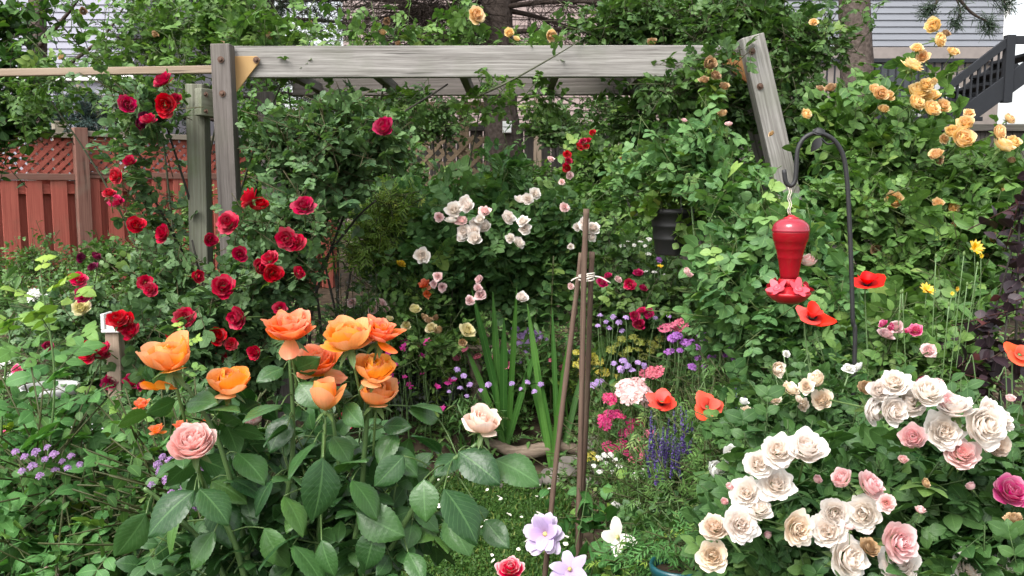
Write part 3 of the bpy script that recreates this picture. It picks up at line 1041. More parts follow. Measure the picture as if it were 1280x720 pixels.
# covered white furniture on the deck
q = W(1180, 98, 14.3)
cv = thing('patio_chair', 'white covered patio chair on the deck behind the balustrade', 'chair', (q[0], 14.3, zr - 1.0))
prism('cover', [(q[0] - .33, 14.3, zr - .98), (q[0] + .36, 14.3, zr - .98), (q[0] + .33, 14.3, zr - .35), (q[0] + .1, 14.3, zr - .12), (q[0] - .15, 14.3, zr - .2), (q[0] - .3, 14.3, zr - .5)], 0.6, plain('grey_cover', (.42, .42, .42), .8), cv, True, 0.05)

hm = thing('house', 'house with pinkish tan lap siding rising behind the brown spruce', 'house', (0.3, 18, 0.3))
xl, xr = W(428, 0, 18)[0], W(1010, 0, 18)[0]
lap_wall('siding', xl, xr, 18, 0.4, 8.5, siding('pink_tan_siding', (0.25, 0.185, 0.17)), hm, 0.125)
slab('wall', (xl, 18.01, 0.2), (xr, 25, 8.5), siding('pink_tan_wall', (0.25, 0.185, 0.17)), hm)
prism('roof', [(xl - .4, 17.5, 8.5), (xr + .4, 17.5, 8.5), ((xl + xr) / 2, 17.5, 11)], 8, plain('brown_shingles', (0.09, 0.075, 0.07), 0.9, 0.4), hm)
hl = thing('house', 'house with pale lavender lap siding behind the leafy vine and red fence', 'house', (-9, 17, 0.3))
xl, xr = W(-260, 0, 17)[0], W(165, 0, 17)[0]
lap_wall('siding', xl, xr, 17, W(0, 88, 17)[2], 8.5, siding('lavender_siding', (0.27, 0.27, 0.33)), hl, 0.13)
slab('wall', (xl, 17.01, 0.2), (xr, 25, 8.5), siding('lavender_wall', (0.27, 0.27, 0.32)), hl)
slab('belt_trim', (xl, 16.9, W(0, 88, 17)[2] - 0.2), (xr, 17.005, W(0, 88, 17)[2] - 0.003), M['white'], hl)
prism('roof', [(xl - .4, 16.5, 8.5), (xr + .4, 16.5, 8.5), ((xl + xr) / 2, 16.5, 11)], 8, plain('slate_shingles', (0.08, 0.08, 0.085), 0.9, 0.4), hl)
# pale stair balusters beyond the red fence
q0, q1 = W(96, 108, 12.5), W(160, 138, 12.5)
sr = thing('stair_railing', 'pale wooden stair railing sloping down beyond the red fence', 'railing', (q0[0], 12.5, 0.3))
plank('handrail', q0, q1, 0.06, 0.06, M['greytrim'], sr)
plank('bottom_rail', q0 - [0, 0, .55], q1 - [0, 0, .55], 0.06, 0.06, M['greytrim'], sr)
for i in range(9):
    p = q0 + (q1 - q0) * (i + .5) / 9
    plank('baluster', p - [0, 0, .03], p - [0, 0, .52], 0.03, 0.03, M['greytrim'], sr, (1, 0, 0), 0)
# ------------------------------------------------------------------ shepherd's hook and hummingbird feeder
HYK = 2.65
hk = thing('shepherds_hook', 'black iron shepherds hook with leaf finials carrying the red feeder', 'plant hook', (*W(1066, 450, HYK)[:2], 0.0))
foot = W(1067, 450, HYK)
pts = [(1068, 455), (1066, 400), (1064, 330), (1061, 260), (1058.5, 222), (1054, 195), (1044, 177), (1030, 168), (1016, 167), (1004, 174), (997, 188), (995.5, 208), (994, 225), (989, 232), (982.5, 228), (980, 212)]
P = [W(a, b, HYK) for a, b in pts]
P = [np.array([foot[0] + 0.004, HYK, 0.0])] + P
part('pole', tube(curve(P, 90), 0.0068, 8), M['iron'], hk)


def leaf_shape(name, p, dirv, size, parent):
    lf = leaf(5, 1, 0.26, 0.2, 0.3)
    lo = lf.tf(frames(np.asarray(dirv, float), np.array([0.2, -1, 0.4])) * size, p)
    lo2 = Geo(lo.v + [0, 0.004, 0], lo.q[:, ::-1], lo.a, lo.u)
    return part(name, join([lo, lo2]), M['iron'], parent)


leaf_shape('leaf_finial', W(1016, 166, HYK - 0.01), (1, 0, 0.28), 0.045, hk)
leaf_shape('leaf_finial', W(1028, 166, HYK - 0.012), (-1, 0, 0.5), 0.03, hk)
leaf_shape('leaf_finial', W(1026, 172, HYK - 0.01), (-0.5, -0.2, -0.8), 0.05, hk)
part('leaf_stalk', tube(curve([W(1044, 178, HYK), W(1034, 180, HYK), W(1026, 172, HYK)], 8), 0.003, 6), M['iron'], hk)

m, nt, b, out = newmat('red_glass')
b.inputs['Base Color'].default_value = (0.36, 0.008, 0.018, 1)
b.inputs['Roughness'].default_value = 0.12
b.inputs['Specular IOR Level'].default_value = 0.6
b.inputs['Coat Weight'].default_value = 0.6
b.inputs['Coat Roughness'].default_value = 0.04
gl = N(nt, 'ShaderNodeBsdfTranslucent')
gl.inputs[0].default_value = (0.5, 0.01, 0.02, 1)
mx = N(nt, 'ShaderNodeMixShader', i_Fac=0.35)
nt.links.new(b.outputs[0], mx.inputs[1]); nt.links.new(gl.outputs[0], mx.inputs[2]); nt.links.new(mx.outputs[0], out.inputs[0])
M['redglass'] = m
m2 = m.copy()
m2.name = 'pale_red_glass'
m2.node_tree.nodes['Principled BSDF'].inputs['Base Color'].default_value = (0.42, 0.035, 0.06, 1)
M['redglass_pale'] = m2
M['redplastic'] = plain('red_plastic', (0.42, 0.012, 0.02), 0.3, 0.1)
M['pinkplastic'] = plain('pink_red_plastic', (0.6, 0.06, 0.085), 0.38, 0.2, 30)
M['yellowish'] = plain('feeder_port', (0.25, 0.02, 0.025), 0.4, 0.1)
fc = W(987.5, 320, HYK)
mpp = HYK / F
fz = lambda py: W(987.5, py, HYK)[2] - fc[2]
fd_ = thing('hummingbird_feeder', 'red glass hummingbird feeder with flower ports hanging from the black hook', 'bird feeder', tuple(fc))


def fl(prof, name, mat):
    g = lathe([(r * mpp, fz(y)) for r, y in prof], 40)
    g.v += fc
    return part(name, g, mat, fd_)


fl([(0.5, 352), (11, 350), (11.6, 343), (12.6, 336), (14.6, 324), (15.1, 323), (15.6, 321.6), (15.5, 320), (17.4, 312), (18.2, 311), (18.3, 309.4), (20.2, 302.4), (21.2, 301.4), (21.3, 299.6), (21.9, 298.6), (22.3, 291), (22.2, 290)], 'bottle', M['redglass'])
fl([(22.3, 289.9), (23.0, 289), (23.1, 287.6), (22.6, 286.6), (22.6, 285.2), (21.6, 281.5), (19.5, 278.5), (15, 275), (9, 273), (4, 272), (0.5, 272)], 'bottle_dome', M['redglass_pale'])
fl([(0.5, 276), (9, 274.2), (9.6, 272.4), (5, 270.6), (3.2, 269), (0.4, 268.6)], 'cap', M['redplastic'])
fl([(12.2, 348), (13.5, 352), (13.6, 356), (10, 357)], 'collar', M['redplastic'])
fl([(0.5, 379.5), (12, 379), (20, 375), (26, 369), (27.5, 366), (26, 364.8), (20, 362), (12, 356.5), (0.5, 354)], 'base_dish', M['redplastic'])
tw = [W(987, y, HYK) + [0.003 * math.sin(y * 0.4), 0, 0] for y in range(229, 270, 4)]
part('hanging_string', join([tube(np.array(tw) + [0.003, 0, 0], 0.0016, 5), tube(np.array(tw) - [0.0035, 0.002, 0], 0.0016, 5)]), M['twine'], fd_)
fp = flower(5, [(5, 0.5, 78, 62, 0.36, 10, 0.01, 0.02, 0)], 5, 5)
fpm = meshdata('feeder_petal', fp, M['pinkplastic'])
fpc = meshdata('feeder_port', lathe([(0.2, -0.02), (0.19, 0.06), (0.14, 0.08), (0.07, 0.05), (0.001, 0.02)], 14), M['pinkplastic'])
for i in range(5):
    an = math.radians(-75 + 72 * i)
    c = np.array([math.cos(an) * 21 * mpp, math.sin(an) * 21 * mpp, fz(359)])
    o = link('feeding_flower', fpm, fd_, c)
    o.rotation_euler = rot_axis((math.cos(an) * 0.9, math.sin(an) * 0.9, 0.8), 0.4).to_euler()
    o.scale = (28 * mpp,) * 3
    link('feeding_port', fpc, o)

# ------------------------------------------------------------------ tripod of stakes
ty = 3.25
tri = thing('stake_tripod', 'tripod of three brown garden stakes tied with pale twine', 'plant support', (*W(705, 600, ty)[:2], 0))


def stake(pts, r, label=None):
    P = [W(*p) for p in pts]
    d = unit(P[-1] - P[-2])
    P.append(P[-1] + d * (max(P[-1][2], 0.0) / max(1e-3, -d[2]) + 0.03))
    c = curve(P, 40)
    rr = r * (1 + 0.07 * np.sin(np.arange(len(c)) * 1.9) + 0.08 * (np.arange(len(c)) % 9 == 0))
    g = tube(c, rr, 8)
    # stored with the grain along X: the mesh's own X axis runs down the stake
    x = unit(P[-1] - P[0]); R = np.stack([x, unit(np.cross([0, 1, 0], x)), np.cross(x, unit(np.cross([0, 1, 0], x)))], 1)
    o = link('stake', meshdata('stake', Geo((g.v - P[0]) @ R, g.q, g.a, g.u), M['stake']), tri)
    mw = Matrix([list(r_) + [0] for r_ in R.tolist()] + [[0, 0, 0, 1]])
    mw.translation = Vector(P[0] - np.array(tri.location))
    o.matrix_local = mw
    return o


stake([(733, 261, 3.2), (730, 340, 3.2), (727, 500, 3.17), (722, 690, 3.12)], 0.0105)
stake([(727, 316, 3.235), (714, 420, 3.21), (697, 560, 3.15), (683, 700, 3.06)], 0.0096)
stake([(740, 315, 3.235), (737, 400, 3.27), (733, 520, 3.38), (727, 640, 3.5)], 0.0100)
tc_ = W(733, 346, 3.225)
gs = []
for i in range(4):
    th = np.linspace(0, 2 * PI, 28)
    gs.append(tube(np.stack([tc_[0] + 0.029 * np.cos(th), tc_[1] + 0.032 * np.sin(th) + .003, tc_[2] + (i - 1.5) * 0.0055 + 0.004 * np.sin(th + i) + 0.004 * (i % 2) * np.cos(th)], 1), 0.0032, 5))
gs.append(tube(curve([tc_ + [-.03, -.02, 0], tc_ + [-.045, -.03, -.004], tc_ + [-.058, -.03, -.012]], 8), 0.003, 5))
gs.append(tube(curve([tc_ + [.03, -.02, 0.003], tc_ + [.05, -.03, .0], tc_ + [.085, -.03, -.02]], 8), 0.003, 5))
part('twine', join(gs), M['twine'], tri)

# ------------------------------------------------------------------ black pot hanging in the roses
PYY = 4.1
pc = W(845, 300, PYY)
pot = thing('hanging_pot', 'ridged black plastic pot hung beneath the arbor among green rose leaves', 'pot', tuple(pc))
q = lambda r, py: (r * PYY / F, W(845, py, PYY)[2] - pc[2])
g = lathe([q(0.5, 319), q(25, 318), q(26, 316), q(27.5, 300), q(29, 299), q(28.5, 297), q(29.5, 284), q(31, 283), q(30.5, 281), q(31.5, 268), q(34, 267), q(34, 261), q(31, 261), q(30, 268), q(0.5, 269)], 32)
g.v += pc
part('pot_body', g, M['blackplastic'], pot)
top = W(846, 98, 4.5)
for an in (0.6, 2.6, 4.7):
    e = pc + np.array([33 * PYY / F * math.cos(an), 33 * PYY / F * math.sin(an), q(0, 263)[1]])
    part('hanging_wire', tube(curve([e, (e * 0.4 + top * 0.6), top], 8), 0.0016, 5), M['wire'], pot)

# ------------------------------------------------------------------ wooden stake with white rain gauge holder
ws = W(146, 470, 3.5)
wp = thing('wooden_stake', 'square tan wooden stake with a white bracket on top among magenta roses', 'stake', (ws[0], 3.5, 0))
plank('stake_shaft', (ws[0], 3.5, -0.02), (ws[0], 3.5, W(146, 415, 3.5)[2]), 0.055, 0.055, M['tanwood'], wp, (1, 0, 0))
zt_ = W(146, 414, 3.5)[2]
slab('bracket', (ws[0] - .036, 3.46, zt_), (ws[0] + .036, 3.54, zt_ + .012), M['white'], wp, .003)
slab('bracket_back', (ws[0] - .036, 3.46, zt_ + .0122), (ws[0] - .022, 3.54, zt_ + .075), M['white'], wp, .003)
slab('gauge_box', (ws[0] - .02, 3.47, zt_ + .0124), (ws[0] + .03, 3.535, zt_ + .03), M['white'], wp, .003)

# ------------------------------------------------------------------ pots half hidden in the beds
def glazed_pot(name, label, px, py, Y, rpx, hpx, mat, rimmat, group=None):
    c = W(px, py, Y)
    s = Y / F
    r, hh = rpx * s, hpx * s
    t = thing(name, label, 'pot', tuple(c - [0, 0, hh]), group)
    g = lathe([(0.001, 0), (r * .62, 0), (r * .68, .01), (r * .9, hh * .6), (r * .95, hh * .9), (r * .95, hh * .97)], 36)
    g.v += c - [0, 0, hh]
    part('pot_body', g, mat, t)
    g = lathe([(r * .95, hh * .9), (r * 1.03, hh * .92), (r * 1.05, hh * .97), (r * 1.02, hh), (r * .93, hh), (r * .9, hh * .95), (r * .86, hh * .9)], 36)
    g.v += c - [0, 0, hh]
    part('pot_rim', g, rimmat, t)
    g = lathe([(0.001, hh * .92), (r * .88, hh * .9)], 24)
    g.v += c - [0, 0, hh]
    part('potting_soil', g, M['soil'], t)
    return t


glazed_pot('glazed_pot', 'dark blue glazed pot with pale rim behind light green leaves, beside the red dianthus', 62, 482, 3.4, 34, 110, M['blueglaze'], plain('grey_rim', (.38, .38, .37), .4), 'blue pots among the leaves')
glazed_pot('glazed_pot', 'dark blue pot with white rim low down above the purple oregano', 96, 540, 2.7, 40, 130, M['blueglaze'], plain('pale_rim', (.45, .45, .44), .4), 'blue pots among the leaves')
glazed_pot('plastic_pot', 'teal plastic pot rim showing beneath the blush roses', 846, 704, 2.35, 34, 120, M['teal'], M['teal'])
# small white box on the spruce trunk
q = W(634, 159, 8.75)
bx_ = thing('trunk_box', 'small white box with two lids fixed to the spruce trunk', 'box', (q[0], 8.7, q[2]))
slab('box_body', (q[0] - .045, 8.71, q[2] - .055), (q[0] + .04, 8.86, q[2] - .002), M['white'], bx_, .004)
slab('box_lid', (q[0] - .045, 8.70, q[2] + .002), (q[0] + .045, 8.86, q[2] + .055), M['white'], bx_, .004)

# ------------------------------------------------------------------ rocks and driftwood
def rock(px, py, Y, rx, ry, seed, label):
    r_ = np.random.default_rng(seed)
    bm = bmesh.new()
    bmesh.ops.create_icosphere(bm, subdivisions=3, radius=1)
    s = Y / F
    k = r_.normal(size=(5, 3)) * 1.5
    for v in bm.verts:
        p = np.array(v.co)
        f = 1 + 0.1 * sum(math.sin(p @ kk * 1.6 + i) for i, kk in enumerate(k)) / 1.5
        p = np.sign(p) * np.abs(p) ** 0.8 * f
        v.co = Vector(p * [rx * s, rx * s * .8, ry * s])
    me = bpy.data.meshes.new('rock')
    bm.to_mesh(me); bm.free()
    for pl in me.polygons: pl.use_smooth = True
    me.materials.append(M['rock'])
    o = link('rock', me, None, W(px, py, Y))
    o.rotation_euler = (0, 0, r_.uniform(0, 6))
    tag(o, label, 'rock', 'edging rocks at the back of the lawn')


for i, (a, b_, Y, rx, ry, lb) in enumerate([
        (744, 556, 4.5, 16, 12, 'grey rounded rock just behind the tripod stakes'), (757, 586, 4.38, 19, 12, 'pale flat rock low beside the tripod stakes'),
        (712, 583, 4.4, 20, 12, 'buff flat rock seen between the tripod stakes'), (692, 596, 4.36, 16, 10, 'small buff rock at the lawn edge beside the slanting stake'),
        (768, 566, 4.55, 14, 10, 'small grey rock beneath the magenta yarrow'), (735, 603, 4.3, 14, 8, 'low grey rock at the lawn edge between the stakes'),
        (664, 602, 4.36, 15, 9, 'dark rock at the lawn edge under the arching grass clump'), (620, 612, 4.36, 16, 9, 'dark rock at the lawn edge half covered by low leaves')]):
    rock(a, b_, Y, rx, ry, 40 + i, lb)


def log(name, label, pts, radii, mat):
    P = curve([W(*p) for p in pts], 24)
    t = np.linspace(0, 1, len(P))
    rr = np.interp(t, np.linspace(0, 1, len(radii)), radii) * (1 + 0.07 * np.sin(t * 17) + 0.06 * np.sin(t * 31 + 1))
    g = tube(P, rr, 12)
    r_ = np.random.default_rng(len(P))
    g.v += r_.normal(size=g.v.shape) * 0.003
    o = link(name, meshdata(name, g, mat, True, P[0]), None, P[0])
    return tag(o, label, 'log')


log('driftwood_log', 'twisted brown driftwood log lying at the lawn edge behind the peach bud', [(612, 553, 4.55), (650, 566, 4.5), (700, 558, 4.5), (745, 570, 4.55)], [.02, .036, .034, .018], M['drift'])
log('driftwood_stump', 'gnarled upright driftwood stump beneath the cream rose beside the gladiolus', [(597, 500, 4.75), (596, 470, 4.72), (590, 448, 4.7), (577, 428, 4.68)], [.038, .034, .03, .012], M['drift'])
log('driftwood_branch', 'short pale driftwood branch lying behind the gladiolus leaves', [(572, 432, 4.66), (600, 436, 4.66), (618, 432, 4.7)], [.016, .014, .006], M['drift'])
# ------------------------------------------------------------------ leaf templates
LF2 = leaf(3, 1, 0.35, 0.2, 0.2, 0.88, power=0.75)
LF3 = leaf(5, 1, 0.345, 0.18, 0.22, 0.9, power=0.75)
LF5 = leaf(10, 2, 0.335, 0.2, 0.26, 0.88, serr=0.04, quilt=0.006, power=0.8)
LANCE = leaf(4, 1, 0.15, 0.35, 0.35, 0.8)
FEATH = leaf(2, 1, 0.09, 0.2, 0.3, 0.8)
ROUND = leaf(4, 1, 0.46, 0.15, 0.15, 0.95, tipw=0.08)
T_far = pinnate_set(1, LF2, (2, 2, 1))
T_mid = pinnate_set(2, LF3, (2, 3, 2))
T_round = pinnate_set(14, leaf(5, 1, 0.40, 0.16, 0.18, 0.98, tipw=.05, power=0.7), (2, 3, 2), llen=.4)
T_point = pinnate_set(15, leaf(5, 1, 0.29, 0.22, 0.28, 0.84, power=.85), (2, 3, 3), llen=.42)
T_big = pinnate_set(16, leaf(6, 1, 0.36, 0.16, 0.25, 0.9, power=.75), (2, 1, 2), llen=.5)
T_near = pinnate_set(3, LF5, (2, 2, 1), llen=0.5)
T_ov = [g for g in pinnate_set(5, LF3, (2,), n=3, llen=0.55, spread=55)]
T_herb = pinnate_set(6, FEATH, (3, 4), llen=0.4, spread=50)
one = lambda lf: [Geo(lf.v, lf.q, lf.a, lf.u)]
rng = np.random.default_rng(77)


def base(px, py, Y):
    p = W(px, py, Y)
    return (p[0], Y, float(gz(p[0], Y)))


def plant(name, label, cat, px, Y, group=None):
    return thing(name, label, cat, base(px, 400, Y), group)


def bush(root, blobs, tms, size, mat, **kw):
    kw.setdefault('rng', rng)
    r = kw.pop('rng')
    return part('foliage', shoots(r, blobs, tms, size, **kw), mat, root)


# ------------------------------------------------------------------ trees
def trunk_geo(pts, radii, seed, seg=20):
    P = curve(pts, 40)
    t = np.linspace(0, 1, len(P))
    rr = np.interp(t, np.linspace(0, 1, len(radii)), radii)
    g = tube(P, rr, seg)
    r_ = np.random.default_rng(seed)
    d = g.v[:len(P) * seg].reshape(len(P), seg, 3)
    c = P[:, None]
    k = 1 + 0.035 * r_.normal(size=(1, seg, 1)) + 0.02 * r_.normal(size=(len(P), seg, 1))
    g.v[:len(P) * seg] = (c + (d - c) * k).reshape(-1, 3)
    return g, P


def conifer_branch(r_, p0, d0, L, twigs, tw_len, dead, r0=0.03):
    """one limb: a bowed axis with side twigs; returns (wood, needles)"""
    s = np.linspace(0, 1, 10)
    P = p0 + d0 * (s * L)[:, None] + np.array([0, 0, -0.28 * L]) * (s ** 2)[:, None] + np.array([0, 0, 0.12 * L]) * (s ** 4)[:, None]
    wood = [tube(P, r0 * (1 - 0.85 * s) + 0.002, 5)]
    t = r_.uniform(0.12, 1, twigs)
    q = np.stack([np.interp(t, s, P[:, i]) for i in range(3)], 1)
    e = unit(np.cross(d0, [0, 0, 1]))
    sd = np.where(r_.uniform(size=twigs) < .5, 1, -1)
    dd = unit(e * sd[:, None] * 0.9 + d0 * 0.55 + r_.normal(size=(twigs, 3)) * 0.3 + np.array([0, 0, -0.35]))
    ln = tw_len * (1.15 - 0.7 * t) * r_.uniform(0.6, 1.2, twigs)
    wood.append(scatter(PRISM, frames(dd, np.tile([.1, .2, 1.], (twigs, 1))), q, np.stack([np.full(twigs, .004), ln, np.full(twigs, .004)], 1)))
    # second order twiglets
    k = 9
    tt = r_.uniform(.1, 1, (twigs, k))
    qq = (q[:, None] + dd[:, None] * (ln[:, None] * tt)[..., None]).reshape(-1, 3)
    d2 = unit(np.repeat(dd, k, 0) + r_.normal(size=(twigs * k, 3)) * 0.6 + [0, 0, -.25])
    l2 = np.repeat(ln, k) * 0.42 * r_.uniform(.4, 1.1, twigs * k)
    wood.append(scatter(PRISM, frames(d2, np.tile([.1, .2, 1.], (twigs * k, 1))), qq, np.stack([np.full(twigs * k, .002), l2, np.full(twigs * k, .002)], 1)))
    need = Geo()
    if not dead:
        nn = twigs * k * 14
        i = r_.integers(0, twigs * k, nn)
        f = r_.uniform(0, 1.05, nn)
        pp = qq[i] + d2[i] * (l2[i] * f)[:, None]
        nd = unit(d2[i] * 0.7 + r_.normal(size=(nn, 3)) * 0.6)
        need = scatter(NEED, frames(nd, r_.normal(size=(nn, 3))), pp, np.full(nn, 0.045) * r_.uniform(.7, 1.3, nn), r_.uniform(0, 1, nn), (f > .9) * .5)
    return join(wood), need


NEED = Geo([[-.06, 0, 0], [.06, 0, 0], [.04, 1, 0], [-.04, 1, 0]], [[0, 1, 2, 3]], [[.5, 0, 0]] * 4, [[.5, 0, 0]] * 4)
r_ = np.random.default_rng(21)
sp = thing('spruce_tree', 'tall spruce with bare brown inner limbs rising behind the arbor beam', 'tree', base(622, 0, 9.0))
g, P = trunk_geo([[*W(640, 400, 9.0)[:2], 0.15], W(632, 230, 9.0), W(624, 110, 9.0), W(620, 0, 9.0), W(618, -160, 9.0), W(617, -420, 9.0)], [.26, .19, .16, .15, .13, .07], 4)
part('trunk', g, M['bark'], sp)
wd_, nd_ = [], []
for i in range(52):
    z = r_.uniform(2.7, 4.8)
    an = r_.uniform(1.9, 4.4) if i < 34 else r_.uniform(-.9, .9)
    c = np.array([W(620, 0, 9)[0], 9.0, z])
    d0 = unit(np.array([math.cos(an), math.sin(an) * .9 - .1, r_.uniform(-.05, .25)]))
    w, n_ = conifer_branch(r_, c, d0, r_.uniform(1.2, 2.3), 26, 0.75, True)
    wd_.append(w)
for i in range(9):
    z = r_.uniform(3.0, 4.6)
    an = r_.uniform(2.5, 4.6) if i < 6 else r_.uniform(-.9, .3)
    c = np.array([W(620, 0, 9)[0], 9.0, z])
    d0 = unit(np.array([math.cos(an), math.sin(an) * .8, r_.uniform(.0, .25)]))
    w, n_ = conifer_branch(r_, c + d0 * 1.0, d0, 1.8, 22, 0.6, False)
    wd_.append(w); nd_.append(n_)
part('branches', join(wd_), M['deadtwig'], sp)
part('crown', join(nd_), M['needle'], sp)

pn = thing('pine_tree', 'brown barked pine trunk in front of the grey house with a dark needle spray', 'tree', base(1072, 0, 9.0))
g, P = trunk_geo([[*W(1078, 400, 9.0)[:2], 0.15], W(1076, 200, 9.0), W(1071, 60, 9.0), W(1066, -60, 9.0), W(1062, -260, 9.0), W(1060, -520, 9.0)], [.2, .17, .155, .14, .12, .07], 9)
part('trunk', g, M['bark'], pn)
wd_, nd_ = [], []
for pts in ([(1064, -200), (1130, -90), (1180, -25), (1200, 10), (1196, 26)], [(1180, -25), (1225, -10), (1250, -2), (1258, 6)], [(1185, -20), (1212, 14), (1232, 26), (1236, 32)], [(1175, -30), (1172, 0), (1165, 10), (1160, 14)]):
    Q = curve([W(a, b_, 8.6) for a, b_ in pts], 16)
    wd_.append(tube(Q, np.linspace(.02, .004, len(Q)), 5))
    for tip, nn, sz in ((Q[-1], 110, .1), (Q[-4], 70, .09), (Q[-7], 50, .08)):
        d = unit(r_.normal(size=(nn, 3)) + (Q[-1] - Q[-5]) / np.linalg.norm(Q[-1] - Q[-5]) * .9)
        nd_.append(scatter(NEED, frames(d, r_.normal(size=(nn, 3))), np.repeat([tip], nn, 0) + r_.normal(size=(nn, 3)) * .03, np.stack([np.full(nn, .05), np.full(nn, sz), np.full(nn, .05)], 1) * 1.0, r_.uniform(0, 1, nn)))
part('branches', join(wd_), M['deadtwig'], pn)
part('crown', join(nd_), M['needle'], pn)

# small blue spruce behind the red fence
bs = thing('blue_spruce', 'small blue green spruce growing just behind the red fence', 'tree', base(95, 0, 10.4))
c = W(95, 112, 10.4)
part('trunk', tube([[c[0], 10.4, .1], [c[0], 10.4, c[2]]], [.06, .008], 8), M['bark'], bs)
wd_, nd_ = [], []
for i in range(46):
    f = (i + .5) / 46
    z = c[2] - .05 - f * 1.6
    an = i * 2.4
    L = .12 + .55 * f
    d0 = unit(np.array([math.cos(an), math.sin(an), .35]))
    w, n_ = conifer_branch(r_, np.array([c[0], 10.4, z]), d0, L, 7, .26, False, .01)
    wd_.append(w); nd_.append(n_)
part('branches', join(wd_), M['deadtwig'], bs)
part('crown', join(nd_), M['bluespruce'], bs)

# dark spruce mass behind the vine
ds = thing('spruce_tree', 'dark green spruce with drooping boughs behind the leafy vine over the rail', 'tree', base(320, 0, 11.0))
part('trunk', tube([[W(330, 0, 11)[0], 11, .1], [W(330, 0, 11)[0], 11, 5.5]], [.2, .08], 10), M['bark'], ds)
wd_, nd_ = [], []
for i in range(30):
    z = 1.8 + 3.2 * (i / 30)
    an = i * 2.4 + r_.uniform(-.3, .3)
    d0 = unit(np.array([math.cos(an), math.sin(an), r_.uniform(0, .25)]))
    w, n_ = conifer_branch(r_, np.array([W(330, 0, 11)[0], 11, z]), d0, 2.1 - .2 * i / 30, 20, .7, False)
    wd_.append(w); nd_.append(n_)
part('branches', join(wd_), M['deadtwig'], ds)
part('crown', join(nd_), M['needle'], ds)

# deciduous tree beside the fence
dt = thing('garden_tree', 'leafy tree with slim grey trunk leaning over the end of the red fence', 'tree', base(46, 0, 9.6))
g, P = trunk_geo([[*W(50, 400, 9.6)[:2], .1], W(48, 200, 9.6), W(47, 80, 9.6), W(46, -40, 9.6), W(40, -160, 9.6)], [.11, .1, .09, .08, .06], 6, 12)
br = [g]
for pts in ([(47, 60), (90, 10), (120, -40)], [(47, 100), (20, 60), (-20, 30)], [(48, 110), (80, 85), (130, 45), (160, 0)], [(47, 20), (70, -30), (90, -80)], [(47, 130), (20, 120), (-10, 130)]):
    Q = curve([W(a, b_, 9.6 - .75 * i) for i, (a, b_) in enumerate(pts)], 12)
    br.append(tube(Q, np.linspace(.03, .006, len(Q)), 6))
part('trunk', join(br), M['bark'], dt)
bush(dt, [(0, 20, 6.3, 44, 40, .5, 70), (10, 80, 6.2, 40, 40, .5, 70), (18, 140, 6.2, 46, 38, .4, 90), (-30, 120, 6.0, 50, 70, .5, 60), (66, 10, 6.4, 40, 16, .4, 14), (100, 30, 6.4, 40, 28, .4, 6), (64, 126, 6.4, 22, 18, .3, 12), (-10, 175, 6.0, 40, 20, .3, 30)],
     one(ROUND) + one(LF3), .085, M['tree'], slen=.35, k=9, young=.3, stem_r=.003)

# dense dark shrubs along the back
def back_shrub(label, px, Y, blobs, mat, size=.05, tms=T_far, grp='leafy shrubs along the back of the garden', **kw):
    t = plant('shrub', label, 'shrub', px, Y, grp)
    bush(t, blobs, tms, size, M[mat], **kw)
    canes(t, [W(b_[0], b_[1], b_[2]) for b_ in blobs[:4]], M['cane_dark'], .012, rng, name='branch')
    return t


back_shrub('dense dark shrub between the red fence and the dark spruce trunk', 420, 7.4,
           [(330, 140, 7.4, 60, 40, .4, 90), (430, 170, 7.2, 70, 50, .5, 160), (400, 230, 7.0, 70, 50, .5, 150), (480, 210, 7.2, 55, 60, .5, 140), (350, 240, 7.0, 60, 60, .4, 110), (480, 260, 6.8, 60, 30, .4, 90)], 'tree', .14)
back_shrub('tall dark leafy shrub crowding the timber post below the arbor beam', 700, 7.8,
           [(690, 150, 8.0, 40, 34, .3, 60), (720, 165, 7.8, 40, 36, .3, 40), (640, 236, 7.2, 60, 26, .3, 90), (770, 215, 7.5, 50, 50, .4, 90), (700, 235, 7.2, 60, 30, .3, 90), (570, 250, 7.0, 60, 26, .3, 80)], 'rose_dark', .13)
back_shrub('broad dark shrub in front of the board fence behind the apricot climber', 1130, 7.6,
           [(1030, 220, 7.6, 70, 70, .5, 130), (1110, 240, 7.4, 70, 60, .5, 140), (1200, 250, 7.2, 70, 60, .5, 140), (1280, 260, 7.0, 60, 60, .5, 100), (960, 230, 7.4, 70, 90, .5, 120), (880, 200, 7.6, 60, 70, .4, 110)], 'tree', .14)
back_shrub('dark shrub in the shade filling the gap right under the arbor crosspieces', 560, 7.9,
           [(540, 150, 8.2, 44, 24, .3, 50), (490, 150, 8.0, 50, 40, .4, 90), (560, 130, 8.3, 30, 15, .3, 14), (820, 190, 8.0, 50, 50, .4, 100), (850, 130, 8.2, 50, 22, .3, 40), (760, 135, 8.2, 40, 18, .3, 36)], 'rose_dark', .13)
back_shrub('low leafy shrub along the foot of the red fence', 130, 6.6,
           [(40, 330, 6.6, 70, 26, .3, 100), (130, 325, 6.4, 60, 30, .3, 100), (200, 310, 6.4, 60, 36, .3, 110), (240, 260, 6.8, 30, 40, .3, 50), (90, 360, 5.6, 90, 30, .4, 120), (10, 370, 5.4, 50, 34, .4, 80), (190, 360, 5.5, 70, 30, .4, 100)], 'herb', .09, young=.25)
# ------------------------------------------------------------------ bloom meshes
def small_canes(root, pts):
    canes(root, [W(*p) for p in pts], M['cane_green'], .006, rng)


def variants(name, mat, fn, n):
    return [meshdata(name, fn(i), mat) for i in range(n)]


